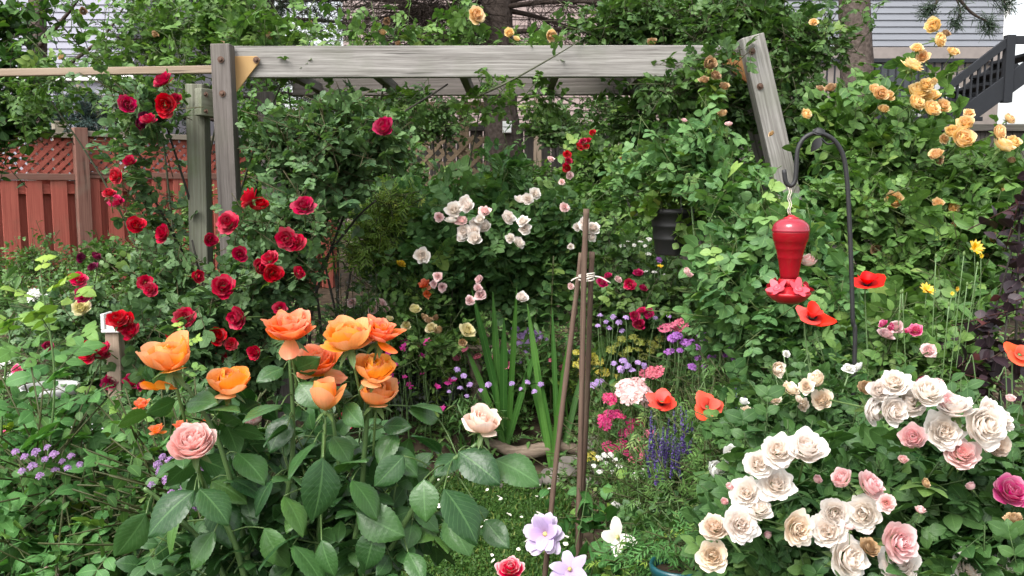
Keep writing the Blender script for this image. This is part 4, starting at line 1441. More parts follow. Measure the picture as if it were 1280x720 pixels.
PM = {}
PM['red'] = petalmat('red_petal', (0.48, 0.004, 0.024), (0.56, 0.008, 0.044), None, None, .5, .25, .3)
PM['magenta'] = petalmat('magenta_petal', (0.52, 0.012, 0.07), (0.58, 0.025, 0.12), None, None, .5, .2, .3)
PM['purple_red'] = petalmat('purple_red_petal', (0.13, 0.008, 0.035), (0.2, 0.015, 0.07), None, None, .5, .2, .3)
PM['orange'] = petalmat('orange_petal', (0.97, 0.46, 0.075), (0.97, 0.42, 0.12), (0.97, 0.56, 0.12), (0.97, 0.46, 0.2), .5, .5, .1)
PM['orange_pink'] = petalmat('orange_pink_petal', (0.97, 0.28, 0.07), (0.97, 0.27, 0.11), (0.97, 0.4, 0.08), (0.97, 0.34, 0.19), .5, .5, .1)
PM['pink'] = petalmat('pink_petal', (0.96, 0.54, 0.5), (0.96, 0.62, 0.57), (0.96, 0.72, 0.62), (0.97, 0.76, 0.71), .5, .4, .12)
PM['blush'] = petalmat('blush_petal', (0.94, 0.79, 0.67), (0.95, 0.90, 0.85), (0.94, 0.83, 0.73), (0.96, 0.93, 0.9), .5, .42, .05, .03)
PM['blush_pink'] = petalmat('blush_pink_petal', (0.9, 0.38, 0.4), (0.92, 0.68, 0.66), (0.92, 0.66, 0.58), (0.94, 0.78, 0.76), .5, .4, .1, .08)
PM['peach'] = petalmat('peach_petal', (0.92, 0.7, 0.5), (0.93, 0.81, 0.67), (0.92, 0.74, 0.55), (0.94, 0.87, 0.77), .5, .28, .15, .08)
PM['apricot'] = petalmat('apricot_petal', (0.95, 0.53, 0.15), (0.95, 0.72, 0.36), (0.95, 0.66, 0.26), (0.96, 0.8, 0.5), .5, .38, .14)
PM['yellow'] = petalmat('yellow_petal', (0.85, 0.52, 0.02), (0.85, 0.66, 0.06), None, None, .5, .3, .15)
PM['paleyellow'] = petalmat('pale_yellow_petal', (0.8, 0.7, 0.3), (0.84, 0.78, 0.5), None, None, .5, .3, .15)
PM['white'] = petalmat('white_petal', (0.84, 0.82, 0.72), (0.87, 0.87, 0.84), None, None, .5, .28, .06, .05)
PM['poppy'] = petalmat('poppy_petal', (0.82, 0.04, 0.016), (0.83, 0.05, 0.018), (0.4, 0.012, 0.01), None, .5, .3, .15)
PM['lilac'] = petalmat('lilac_petal', (0.4, 0.25, 0.55), (0.52, 0.36, 0.66), None, None, .6, .25, .25)
PM['clematis'] = petalmat('pale_violet_petal', (0.58, 0.46, 0.7), (0.66, 0.56, 0.76), (0.6, 0.42, 0.62), (0.74, 0.66, 0.8), .5, .3, .06)
PM['hotpink'] = petalmat('hot_pink_petal', (0.72, 0.05, 0.22), (0.78, 0.1, 0.3), None, (0.85, 0.4, 0.5), .5, .28, .2)
PM['palepink'] = petalmat('pale_pink_petal', (0.88, 0.54, 0.54), (0.92, 0.72, 0.7), None, None, .5, .28, .2)
PM['carnation'] = petalmat('red_white_edge_petal', (0.75, 0.015, 0.05), (0.75, 0.02, 0.06), None, (0.85, 0.6, 0.6), .5, .25, .1)
PM['fuchsia'] = petalmat('fuchsia_petal', (0.6, 0.02, 0.27), (0.66, 0.03, 0.34), None, None, .5, .25, .3)
PM['salvia'] = petalmat('violet_petal', (0.11, 0.075, 0.27), (0.17, 0.115, 0.36), None, None, .6, .2, .3)
PM['yarrow'] = petalmat('dusty_magenta_petal', (0.5, 0.035, 0.14), (0.62, 0.07, 0.22), None, None, .6, .2, .3)
PM['spent'] = petalmat('spent_petal', (0.5, 0.32, 0.16), (0.6, 0.42, 0.24), None, None, .7, .2, .4)

B = {}
for k, cup in (('red', .45), ('magenta', .55), ('purple_red', .7), ('blush_pink', .55), ('pink', .5), ('hotpink', .45), ('palepink', .4)):
    B[k] = variants('rose_bloom', PM[k], lambda i, c=cup: rosette(10 + i + len(k) * 7, 7, c + .12 * (i - 1)), 3)
for k, cup in (('blush', .45), ('peach', .5), ('apricot', .48), ('yellow', .45), ('paleyellow', .5), ('white', .5), ('spent', .7)):
    B[k] = variants('rose_bloom', PM[k], lambda i, c=cup: rosette(30 + i + len(k) * 7, 9, c + .13 * (i - 1)), 4)
cupf = lambda s: flower(s, [(4, .24, 8, -30, .75, 5, .12, .04, .13), (5, .30, 20, -30, .72, 8, .13, .08, .11), (5, .37, 36, -30, .72, 12, .13, .11, .07), (6, .44, 52, -26, .7, 20, .13, .13, .04), (5, .52, 70, -22, .72, 28, .12, .14, .02), (5, .56, 84, -14, .66, 34, .13, .13, 0), (2, .52, 94, 58, .5, 30, .10, .08, -.01)], 10, 9, norm=-2, jl=.2, ja=9)
openf = lambda s: flower(s, [(5, .2, 4, -24, .66, 12, .13, .03, .17), (6, .27, 14, -16, .66, 18, .14, .06, .15), (7, .33, 26, -6, .62, 24, .14, .10, .11), (7, .39, 40, 4, .6, 28, .14, .13, .07), (7, .45, 56, 14, .58, 32, .13, .15, .03), (6, .5, 72, 26, .55, 34, .13, .15, 0), (2, .48, 94, 84, .45, 25, .10, .1, -.02)], 10, 9, norm=-2, jl=.2, ja=10)
budf = lambda s: flower(s, [(3, .5, 18, -22, .55, 0, .01, .005, .02), (3, .56, 36, -22, .6, 4, .02, .02, 0), (4, .58, 52, -20, .56, 14, .03, .03, 0), (3, .58, 66, -2, .5, 24, .04, .04, 0)], 9, 9)
B['ocup'] = variants('rose_bloom', PM['orange'], lambda i: cupf(50 + i), 3)
B['oopen'] = variants('rose_bloom', PM['orange_pink'], lambda i: openf(60 + i), 3)
B['obud'] = variants('rose_bloom', PM['orange'], lambda i: budf(70 + i), 2)
B['pinkcup'] = variants('rose_bloom', PM['pink'], lambda i: rosette(80 + i, 9, .68, 1.1), 2)
PM['peachpink'] = petalmat('peach_pink_petal', (0.93, 0.62, 0.5), (0.94, 0.72, 0.6), (0.93, 0.7, 0.5), (0.95, 0.8, 0.72), .5, .4)
B['peachbud'] = variants('rose_bloom', PM['peachpink'], lambda i: cupf(90 + i), 2)
B['pinkbud'] = variants('rose_bloom', PM['blush_pink'], lambda i: rosette(95 + i, 7, .85), 2)
CAL = meshdata('calyx', sepals(3), M['calyx'])
SMALLCAL = CAL

# ------------------------------------------------------------------ red climbing rose on the arbor
rc = plant('climbing_rose', 'climbing rose with deep red double blooms covering the arbor posts beside the red fence', 'climbing rose', 300, 4.35, 'roses growing over the arbor')
bush(rc, [(190, 125, 4.0, 40, 30, .2, 34), (158, 175, 4.05, 26, 24, .15, 9), (205, 176, 4.1, 16, 12, .1, 4), (172, 240, 4.1, 18, 40, .12, 9), (212, 275, 4.2, 16, 20, .1, 6),
          (200, 335, 4.0, 50, 34, .25, 50), (268, 350, 4.35, 30, 30, .1, 14), (325, 290, 4.05, 24, 40, .2, 44), (365, 270, 4.0, 50, 44, .25, 75), (320, 350, 3.95, 60, 44, .25, 85), (280, 395, 3.8, 56, 36, .25, 60),
          (250, 440, 3.7, 60, 34, .22, 60), (370, 330, 4.1, 36, 40, .25, 40), (350, 175, 4.2, 40, 40, .25, 56), (400, 170, 4.2, 60, 44, .3, 80), (470, 170, 4.25, 40, 28, .22, 38), (420, 220, 4.3, 44, 40, .3, 60), (330, 420, 3.9, 44, 40, .25, 40), (300, 470, 3.9, 60, 30, .25, 50),
          (440, 130, 4.3, 44, 14, .2, 20)],
     T_round, .125, M['rose_red'], slen=.24, k=6, young=.1, up=.7, cull=.6)
canes(rc, [W(*p) for p in ((200, 130, 4.05), (160, 190, 4.1), (240, 300, 4.1), (330, 150, 4.2), (380, 120, 4.25), (470, 160, 4.3))], M['cane_dark'], .011, rng)
for pts in ([(385, 480, 4.4), (392, 380, 4.4), (430, 270, 4.35), (478, 165, 4.3), (560, 105, 4.25)], [(400, 500, 4.5), (400, 400, 4.5), (380, 280, 4.45), (372, 200, 4.4), (360, 110, 4.35)], [(375, 470, 4.3), (395, 350, 4.3), (440, 280, 4.25), (470, 250, 4.2)]):
    part('cane', tube(curve([W(*p) for p in pts], 24), np.linspace(.009, .004, 24)[:len(curve([W(*p) for p in pts], 24))], 6), M['cane_dark'], rc)
blooms(rc, 'rose_bloom', B['red'], [(x_[0], x_[1], x_[2] * .97) + tuple(x_[3:]) for x_ in [(219, 126, 18), (262, 300, 18), (300, 318, 20), (372, 342, 18), (246, 345, 18), (215, 415, 18), (320, 440, 20), (350, 385, 18), (290, 430, 18), (206, 104, 26), (209, 131, 29), (186, 152, 20), (163, 203, 16), (148, 220, 22), (137, 244, 19), (170, 283, 23), (207, 293, 24),
       (287, 281, 32), (315, 250, 29), (324, 259, 26), (380, 260, 30), (360, 298, 30), (372, 304, 24), (339, 325, 25), (324, 336, 22), (340, 341, 25), (279, 360, 31), (300, 397, 30), (182, 354, 20), (190, 362, 20), (231, 397, 28), (270, 422, 24), (277, 447, 17), (435, 525, 24, 3.5), (420, 478, 22, 3.6)]], 3.6, rng, axis=(0, -.9, .45), calyx=SMALLCAL)
blooms(rc, 'rose_bloom', B['magenta'], [(158, 131, 22), (146, 255, 20), (481, 161, 25, 4.0)], 3.78, rng, calyx=SMALLCAL)
blooms(rc, 'rose_bloom', B['purple_red'], [(176, 156, 15), (181, 147, 14)], 3.8, rng)

mr = plant('rose_bush', 'low rose bush with magenta crimson blooms around the wooden stake', 'rose bush', 120, 3.75, 'rose bushes in the beds')
bush(mr, [(110, 400, 3.9, 60, 44, .25, 80), (160, 440, 3.8, 60, 40, .25, 70), (110, 470, 3.7, 60, 40, .25, 60), (190, 400, 3.9, 44, 30, .25, 40), (60, 400, 4.3, 50, 30, .3, 50), (200, 480, 3.6, 50, 34, .2, 46)], T_round, .12, M['rose_red'], slen=.22, k=6, young=.15)
canes(mr, [W(*p) for p in ((100, 370, 3.8), (150, 420, 3.7), (140, 470, 3.6), (190, 410, 3.8))], M['cane'], .008, rng)
blooms(mr, 'rose_bloom', B['magenta'], [(98, 351, 21), (108, 370, 22), (140, 477, 23), (168, 479, 22), (180, 482, 18), (60, 432, 12), (132, 438, 20)], 3.45, rng, calyx=SMALLCAL)
blooms(mr, 'rose_bloom', B['red'], [(148, 402, 28), (159, 404, 26), (166, 416, 24), (113, 441, 28), (126, 446, 24)], 3.42, rng, calyx=SMALLCAL)
blooms(mr, 'rose_bloom', B['purple_red'], [(103, 323, 12), (119, 322, 12), (117, 335, 13)], 3.6, rng)
cr = plant('rose_bush', 'small rose with one cream bloom among magenta roses near the red fence', 'rose bush', 104, 4.0, 'rose bushes in the beds')
bush(cr, [(104, 400, 4.0, 22, 22, .15, 12)], T_mid, .1, M['rose_mid'])
small_canes(cr, [(104, 395, 4.0),])
blooms(cr, 'rose_bloom', B['paleyellow'], [(103, 386, 22)], 3.72, rng, calyx=SMALLCAL)
blooms(cr, 'rose_bloom', B['peach'], [(112, 384, 14)], 3.74, rng)

# ------------------------------------------------------------------ vines over the rail and the beam
vn = plant('climbing_rose', 'out of bloom climbing rose sprawling over the tan rail and up beside the lavender house', 'climbing rose', 235, 4.8, 'roses growing over the arbor')
bush(vn, [(200, 34, 4.7, 60, 24, .3, 34), (262, 30, 4.7, 50, 24, .3, 44), (316, 36, 4.5, 44, 16, .25, 30), (372, 44, 4.4, 44, 8, .15, 14), (220, 66, 4.5, 60, 12, .2, 26), (130, 68, 4.6, 60, 16, .2, 12), (60, 84, 4.5, 60, 10, .15, 14), (170, 108, 4.4, 50, 10, .15, 12), (30, 116, 4.6, 40, 16, .2, 12), (290, 6, 4.7, 60, 14, .3, 26), (170, 6, 4.9, 50, 14, .3, 12)],
     T_point, .13, M['rose_mid'], slen=.3, k=7, young=.3)
canes(vn, [W(*p) for p in ((190, 40, 4.7), (300, 30, 4.6), (120, 60, 4.6), (40, 90, 4.5), (380, 40, 4.4))], M['cane'], .009, rng)
blooms(vn, 'rose_hip_cluster', B['spent'], [(104, 14, 9), (193, 44, 8), (336, 45, 9), (276, 57, 11), (78, 73, 8), (110, 90, 9), (388, 30, 7)], 4.4, rng)

yr = plant('climbing_rose', 'yellow climbing rose peeking over the middle of the arbor beam', 'climbing rose', 560, 4.9, 'roses growing over the arbor')
bush(yr, [(578, 38, 4.5, 30, 13, .12, 22), (530, 44, 4.5, 30, 9, .12, 12), (470, 50, 4.5, 30, 5, .1, 6), (430, 50, 4.5, 20, 5, .1, 4), (660, 50, 4.45, 26, 6, .15, 9), (640, 96, 4.15, 60, 8, .08, 7), (600, 128, 4.6, 40, 8, .15, 7), (690, 130, 4.7, 50, 12, .2, 16), (520, 124, 4.7, 50, 10, .2, 14), (690, 60, 4.3, 20, 12, .1, 6)],
     T_point, .11, M['rose_mid'], slen=.2, k=6, young=.35)
for pts in ([(560, 500, 5.0), (570, 300, 5.0), (600, 130, 4.8), (596, 30, 4.5)], [(598, 120, 4.12), (640, 100, 4.1), (690, 72, 4.12), (730, 48, 4.2)], [(720, 130, 4.7), (680, 118, 4.7), (600, 140, 4.7), (530, 118, 4.7)], [(470, 150, 4.6), (480, 90, 4.55), (455, 45, 4.5), (440, 20, 4.5)]):
    c = curve([W(*p) for p in pts], 24)
    part('cane', tube(c, np.linspace(.006, .002, len(c)), 6), M['cane'], yr)
blooms(yr, 'rose_bloom', B['apricot'], [(594, 20, 23), (637, 42, 11), (688, 44, 15), (645, 50, 8)], 4.25, rng, calyx=SMALLCAL, axis=(0, -1, .15))
blooms(yr, 'rose_bloom', B['spent'], [(484, 26, 9), (478, 42, 9), (498, 55, 7), (815, 55, 12)], 4.4, rng)

tr = plant('climbing_rose', 'dense dark green climbing rose heaped over the top of the leaning post', 'climbing rose', 900, 4.8, 'roses growing over the arbor')
bush(tr, [(800, 24, 4.7, 70, 26, .3, 80), (860, 20, 4.7, 70, 26, .3, 80), (930, 22, 4.7, 70, 26, .3, 85), (996, 40, 4.6, 40, 40, .3, 60), (880, 40, 4.45, 50, 16, .15, 30), (980, 90, 4.5, 44, 44, .25, 60), (1010, 140, 4.4, 40, 44, .25, 60), (1006, 190, 4.4, 24, 34, .15, 34), (878, 88, 4.09, 22, 18, .05, 9), (878, 70, 4.1, 26, 12, .05, 9), (862, 104, 4.1, 26, 14, .05, 9), (880, 90, 4.35, 50, 22, .2, 36), (860, 130, 4.6, 50, 34, .3, 60), (915, 130, 4.5, 34, 34, .2, 50), (735, 26, 4.7, 20, 20, .2, 14), (790, 140, 4.8, 44, 30, .3, 40), (840, 104, 4.18, 26, 14, .06, 8), (760, 45, 4.6, 30, 10, .2, 12), (1036, 40, 4.7, 16, 40, .2, 9)],
     T_point, .125, M['rose_dark'], slen=.27, k=7, young=.15)
canes(tr, [W(*p) for p in ((800, 30, 4.7), (900, 30, 4.7), (1000, 60, 4.6), (990, 150, 4.4), (860, 120, 4.6))], M['cane_dark'], .011, rng)

# hanging pot plant
hp = plant('pot_plant', 'yellow green trailing plant growing in the black hanging pot', 'potted plant', 845, PYY, None)
hp.location = tuple(W(845, 262, PYY))
bush(hp, [(828, 240, 4.08, 22, 18, .1, 22), (858, 246, 4.08, 24, 16, .1, 16), (812, 262, 4.05, 10, 14, .08, 8), (855, 290, 3.95, 14, 10, .03, 5), (870, 262, 4.0, 14, 10, .08, 8)], one(ROUND), .062, M['yellowgreen'], slen=.14, k=6, young=.3)

# ------------------------------------------------------------------ big green rose between the arbor and the hook
gr = plant('rose_bush', 'large green rose bush with only a few pink buds crowding the leaning post', 'rose bush', 900, 3.6, 'rose bushes in the beds')
bush(gr, [(868, 188, 3.9, 60, 20, .25, 46), (916, 232, 3.7, 30, 30, .25, 36), (1036, 255, 3.9, 20, 28, .2, 24), (792, 205, 4.2, 36, 16, .2, 20), (946, 300, 3.5, 38, 44, .3, 56), (915, 356, 3.4, 50, 34, .3, 56), (950, 390, 3.3, 60, 44, .3, 75), (910, 385, 3.5, 36, 30, .25, 34), (1000, 330, 3.4, 44, 50, .3, 60), (985, 436, 3.2, 50, 30, .3, 44), (1030, 410, 3.3, 50, 40, .3, 55), (975, 285, 3.5, 36, 26, .2, 30)],
     T_big, .118, M['rose_bright'], slen=.26, k=7, young=.25, up=.75)
canes(gr, [W(*p) for p in ((860, 210, 3.9), (920, 240, 3.7), (960, 330, 3.5), (1000, 330, 3.4), (900, 380, 3.4), (880, 150, 3.9))], M['cane_green'], .009, rng)
# the tall pale shoot with browned flowers in front of the gusset
c = curve([W(905, 230, 3.9), W(890, 160, 3.85), W(884, 100, 3.8), W(885, 78, 3.8)], 16)
part('cane', tube(c, np.linspace(.004, .002, len(c)), 5), M['cane_green'], gr)
part('shoot', shoots(rng, [(886, 92, 3.8, 8, 10, .05, 4), (889, 120, 3.82, 12, 14, .05, 4), (894, 150, 3.85, 12, 14, .05, 4)], one(LF3), .06, .08, 5, young=1.0), M['yellowgreen'], gr)
blooms(gr, 'rose_bloom', B['spent'], [(886, 80, 16), (893, 96, 13), (880, 102, 13), (905, 110, 13), (903, 144, 12), (965, 168, 8)], 3.75, rng)
blooms(gr, 'rose_bud', B['pinkbud'], [(911, 157, 9), (857, 340, 9), (862, 345, 8), (855, 152, 7), (1011, 330, 19), (1036, 321, 14)], 3.3, rng, axis=(0, -.3, 1), calyx=SMALLCAL)

# ------------------------------------------------------------------ apricot climber
ac = plant('climbing_rose', 'apricot blooming climbing rose in front of the dark deck stairs', 'climbing rose', 1130, 4.1, 'roses growing over the arbor')
bush(ac, [(1106, 118, 4.1, 40, 22, .15, 9), (1150, 160, 4.0, 50, 20, .2, 18), (1090, 190, 4.0, 56, 40, .3, 60), (1050, 150, 4.1, 34, 34, .25, 24), (1170, 216, 3.9, 66, 28, .3, 54), (1080, 250, 3.8, 70, 44, .3, 90), (1160, 270, 3.8, 70, 44, .3, 90), (1240, 230, 3.8, 50, 30, .25, 50), (1250, 280, 3.7, 50, 40, .25, 60), (1110, 320, 3.7, 70, 44, .3, 85), (1190, 340, 3.7, 60, 44, .3, 75), (1140, 390, 3.5, 60, 34, .3, 60), (1080, 390, 3.5, 50, 44, .3, 50), (1230, 206, 3.9, 50, 10, .15, 10), (1146, 96, 4.0, 24, 24, .1, 5), (1190, 395, 3.4, 50, 34, .2, 40), (1150, 440, 3.2, 60, 34, .2, 44)],
     T_mid, .15, M['rose_mid'], slen=.26, k=6, young=.12)
canes(ac, [W(*p) for p in ((1140, 110, 4.0), (1190, 160, 3.9), (1250, 190, 3.8), (1080, 180, 4.0), (1120, 260, 3.8), (1200, 260, 3.8))], M['cane_green'], .01, rng)
ap = [(1139, 85, 27), (1168, 33, 18), (1171, 51, 19), (1190, 67, 15), (1154, 72, 17), (1146, 62, 15), (1147, 118, 24), (1164, 123, 22), (1142, 130, 22), (1161, 138, 23), (1177, 134, 18), (1156, 108, 16), (1165, 101, 11), (1207, 157, 22), (1201, 176, 26), (1189, 165, 15), (1211, 143, 14), (1179, 174, 13), (1252, 185, 27), (1246, 167, 20), (1259, 151, 14), (1265, 180, 19), (1100, 118, 18), (1110, 121, 14), (1104, 138, 14), (1092, 114, 14), (1117, 252, 21), (1172, 256, 13), (1190, 259, 16), (1191, 288, 17), (1233, 313, 18), (1237, 296, 15), (1254, 240, 18), (1171, 195, 18), (1195, 276, 11), (1006, 144, 13), (1017, 29, 11)]
blooms(ac, 'rose_bloom', B['apricot'], ap, 3.6, rng, calyx=SMALLCAL, axis=(0, -.9, .5))
blooms(ac, 'rose_bloom', B['spent'], [(1039, 112, 15), (1025, 112, 10), (1172, 200, 13), (1264, 202, 9), (1181, 44, 11), (1095, 313, 14)], 3.62, rng)

# ------------------------------------------------------------------ centre roses
cb = plant('rose_bush', 'tall rose bush with clusters of small blush white blooms beneath the arbor, behind the tripod', 'rose bush', 600, 5.3, 'rose bushes in the beds')
bush(cb, [(570, 290, 4.90, 60, 40, .3, 85), (640, 300, 5.00, 60, 44, .3, 90), (610, 250, 5.00, 70, 26, .3, 60), (690, 270, 5.00, 60, 40, .3, 80), (590, 350, 5.25, 60, 36, .3, 70), (660, 360, 5.25, 60, 36, .3, 80), (540, 360, 5.25, 50, 44, .3, 60), (530, 310, 5.00, 40, 40, .3, 45), (720, 330, 5.00, 50, 44, .3, 75), (510, 400, 5.25, 50, 24, .25, 40), (560, 400, 5.25, 40, 20, .2, 30), (640, 215, 5.20, 40, 20, .2, 24), (520, 250, 5.30, 50, 22, .25, 40)],
     T_round, .155, M['rose_bright'], slen=.26, k=6, young=.15)
canes(cb, [W(*p) for p in ((580, 270, 5.2), (640, 270, 5.2), (700, 270, 5.3), (540, 330, 5.1))], M['cane_green'], .008, rng)
wh = [(567, 264, 17), (582, 255, 15), (586, 259, 16), (564, 278, 13), (593, 280, 13), (601, 275, 11), (607, 285, 14), (581, 289, 15), (592, 290, 14), (579, 298, 13), (594, 299, 14), (634, 273, 15), (654, 278, 14), (656, 286, 13), (638, 298, 10), (647, 305, 13), (668, 243, 12), (650, 252, 13), (660, 249, 12), (528, 319, 17), (741, 287, 15), (732, 280, 13), (738, 296, 11), (722, 284, 9), (652, 373, 13), (713, 308, 7)]
blooms(cb, 'rose_bloom', B['blush'], [(x_, y_, w_ * 1.2) for x_, y_, w_ in wh], 4.4, rng, axis=(0, -.9, .55))
blooms(cb, 'rose_bloom', B['palepink'], [(606, 266, 16), (577, 278, 16), (549, 272, 13), (600, 350, 12), (597, 361, 11), (601, 370, 15), (587, 376, 13), (705, 260, 13), (548, 346, 12), (543, 355, 11), (553, 359, 12), (713, 358, 9)], 4.42, rng, axis=(0, -.9, .55))
blooms(cb, 'rose_bloom', B['hotpink'], [(548, 243, 10), (556, 243, 10), (561, 231, 8), (575, 231, 8)], 5.2, rng)
orr = plant('rose_bush', 'small rose with two orange blooms and yellow buds under the arbor', 'rose bush', 530, 4.75, 'rose bushes in the beds')
bush(orr, [(525, 375, 4.75, 34, 20, .2, 20)], T_mid, .12, M['rose_mid'])
small_canes(orr, [(525, 370, 4.75), (535, 365, 4.7)])
blooms(orr, 'rose_bloom', B['oopen'], [(532, 357, 15), (534, 368, 11)], 4.6, rng)
blooms(orr, 'rose_bloom', B['yellow'], [(501, 331, 11)], 4.6, rng)
pyr = plant('rose_bush', 'low rose bush with pale yellow blooms beside the driftwood stump', 'rose bush', 520, 4.6, 'rose bushes in the beds')
bush(pyr, [(500, 410, 4.6, 50, 20, .2, 36), (550, 425, 4.6, 44, 18, .2, 26)], T_mid, .1, M['rose_mid'])
small_canes(pyr, [(500, 405, 4.6), (550, 420, 4.6), (520, 392, 4.55)])
blooms(pyr, 'rose_bloom', B['paleyellow'], [(518, 388, 14), (508, 407, 12), (540, 411, 15), (583, 415, 22), (487, 400, 10)], 4.42, rng)
blooms(pyr, 'rose_bloom', B['spent'], [(530, 398, 11), (548, 415, 12), (545, 398, 8), (536, 402, 9), (578, 428, 10)], 4.42, rng)
ppk = plant('rose_bush', 'rose bush with ruffled pale pink blooms beside pale grey spikes under the arbor', 'rose bush', 460, 4.6, 'rose bushes in the beds')
bush(ppk, [(460, 400, 4.7, 44, 24, .2, 34), (440, 430, 4.6, 40, 24, .2, 30), (480, 350, 5.0, 34, 24, .2, 24)], T_mid, .1, M['rose_dark'])
small_canes(ppk, [(460, 395, 4.7), (440, 420, 4.6), (478, 385, 4.6)])
blooms(ppk, 'rose_bloom', B['palepink'], [(475, 381, 17), (440, 379, 12), (466, 388, 13), (484, 388, 10)], 4.5, rng)
crr = plant('rose_bush', 'rose bush with crimson and magenta blooms beside the tripod stakes', 'rose bush', 790, 4.6, 'rose bushes in the beds')
bush(crr, [(770, 370, 4.6, 50, 34, .3, 80), (820, 380, 4.6, 50, 34, .3, 75), (780, 412, 4.6, 40, 16, .25, 26), (760, 320, 4.8, 44, 24, .25, 44), (850, 360, 4.5, 34, 20, .2, 24)], T_mid, .125, M['rose_dark'], slen=.22, k=6)
small_canes(crr, [(770, 360, 4.6), (820, 370, 4.6), (800, 395, 4.5), (760, 320, 4.8)])
blooms(crr, 'rose_bloom', B['magenta'], [(752, 354, 14), (788, 355, 15), (803, 362, 12), (798, 343, 12), (802, 390, 12), (811, 391, 13), (794, 395, 12), (798, 407, 15), (760, 346, 9)], 4.2, rng)
blooms(crr, 'rose_bloom', B['palepink'], [(772, 350, 11)], 4.25, rng)
rr = plant('rose_bush', 'slender rose with dark red blooms against the dark board fence', 'rose bush', 725, 7.0, 'rose bushes in the beds')
bush(rr, [(735, 200, 7.0, 40, 34, .25, 50), (720, 230, 6.9, 40, 24, .25, 40), (790, 200, 6.8, 40, 30, .25, 46), (760, 260, 6.5, 60, 34, .3, 90), (830, 270, 6.4, 50, 40, .3, 70), (800, 310, 6.0, 60, 30, .3, 80)], T_far, .16, M['rose_mid'], slen=.3)
small_canes(rr, [(735, 190, 7.0), (790, 200, 6.8), (710, 220, 6.9)])
blooms(rr, 'rose_bloom', B['red'], [(741, 167, 9), (735, 177, 9), (729, 177, 10), (724, 184, 11), (733, 184, 9), (709, 194, 11), (710, 202, 10), (708, 210, 11), (778, 200, 9), (817, 198, 7)], 6.6, rng)
blooms(rr, 'rose_bloom', B['palepink'], [(711, 219, 10), (796, 147, 10), (688, 200, 10), (702, 228, 8)], 6.6, rng)

# ------------------------------------------------------------------ blush rose in front
bf_ = plant('rose_bush', 'full rose bush heavy with creamy blush rosettes, the largest pale blooms in the garden', 'rose bush', 1080, 2.0, 'rose bushes in the beds')
bush(bf_, [(1000, 620, 1.95, 90, 60, .2, 90), (1100, 600, 1.9, 80, 60, .2, 90), (1180, 580, 1.95, 80, 60, .2, 90), (1000, 700, 1.85, 100, 44, .2, 80), (1110, 690, 1.8, 90, 50, .2, 90), (1210, 650, 1.85, 80, 70, .2, 90), (1160, 520, 2.1, 80, 34, .2, 50), (960, 590, 2.05, 50, 44, .2, 36), (1260, 560, 2.1, 30, 50, .2, 30), (1230, 720, 1.7, 60, 30, .15, 40), (930, 670, 1.95, 40, 34, .15, 30)],
     T_near, .105, M['rose_front'], slen=.17, k=5, young=.12, stem_r=.002, cull=.5)
canes(bf_, [W(*p) for p in ((970, 600, 1.9), (1040, 620, 1.85), (1110, 520, 2.0), (1190, 550, 1.9), (1230, 560, 1.9), (1060, 700, 1.7), (900, 660, 1.8), (1120, 690, 1.7))], M['cane_green'], .006, rng)
bl_ = [(1118, 482, 36), (1085, 510, 36), (1099, 490, 28), (1114, 514, 34), (1133, 507, 40), (1157, 494, 40), (1195, 516, 42), (1225, 533, 52), (1176, 540, 50), (972, 566, 42), (1007, 564, 48), (968, 607, 46), (934, 617, 38), (947, 639, 34), (922, 657, 48), (946, 581, 34), (1043, 641, 40), (1081, 642, 46), (1036, 664, 44), (1054, 698, 54), (1122, 712, 50), (1208, 712, 50), (1247, 712, 46), (1250, 527, 32), (1233, 512, 27)]
blooms(bf_, 'rose_bloom', B['blush'], [(x_, y_, w_ * 1.02) for x_, y_, w_ in bl_], 1.66, rng, calyx=CAL, axis=(0, -.85, .5), wob=.3, jy=.03)
blooms(bf_, 'rose_bloom', B['peach'], [(892, 695, 40), (992, 660, 46), (893, 662, 36), (1241, 556, 34)], 1.66, rng, calyx=CAL, axis=(0, -.85, .4), wob=.25, jy=.03)
blooms(bf_, 'rose_bloom', B['blush_pink'], [(1200, 570, 46), (1084, 610, 42), (1119, 677, 48), (1182, 505, 28), (1108, 629, 24)], 1.65, rng, calyx=CAL, axis=(0, -.85, .45), wob=.25, jy=.03)
blooms(bf_, 'rose_bloom', B['pinkbud'], [(1142, 549, 32), (1054, 601, 27)], 1.63, rng, calyx=CAL, axis=(-.4, -.5, .7), wob=.15)
blooms(bf_, 'rose_bloom', B['spent'], [(1085, 687, 26), (1268, 652, 22), (1082, 487, 20, 1.75), (1155, 605, 14)], 1.66, rng)
blooms(bf_, 'rose_bud', B['pinkbud'], [(1020, 600, 12), (1128, 575, 12), (1062, 662, 13), (960, 672, 12), (1215, 610, 12), (1150, 640, 13), (912, 610, 11), (1172, 480, 13), (1262, 500, 12), (905, 628, 10)], 1.66, rng, axis=(0, -.4, 1), calyx=CAL)
blooms(bf_, 'rose_bloom', B['hotpink'], [(1262, 617, 42)], 1.66, rng, calyx=CAL, axis=(0, -.8, .6), wob=.1)

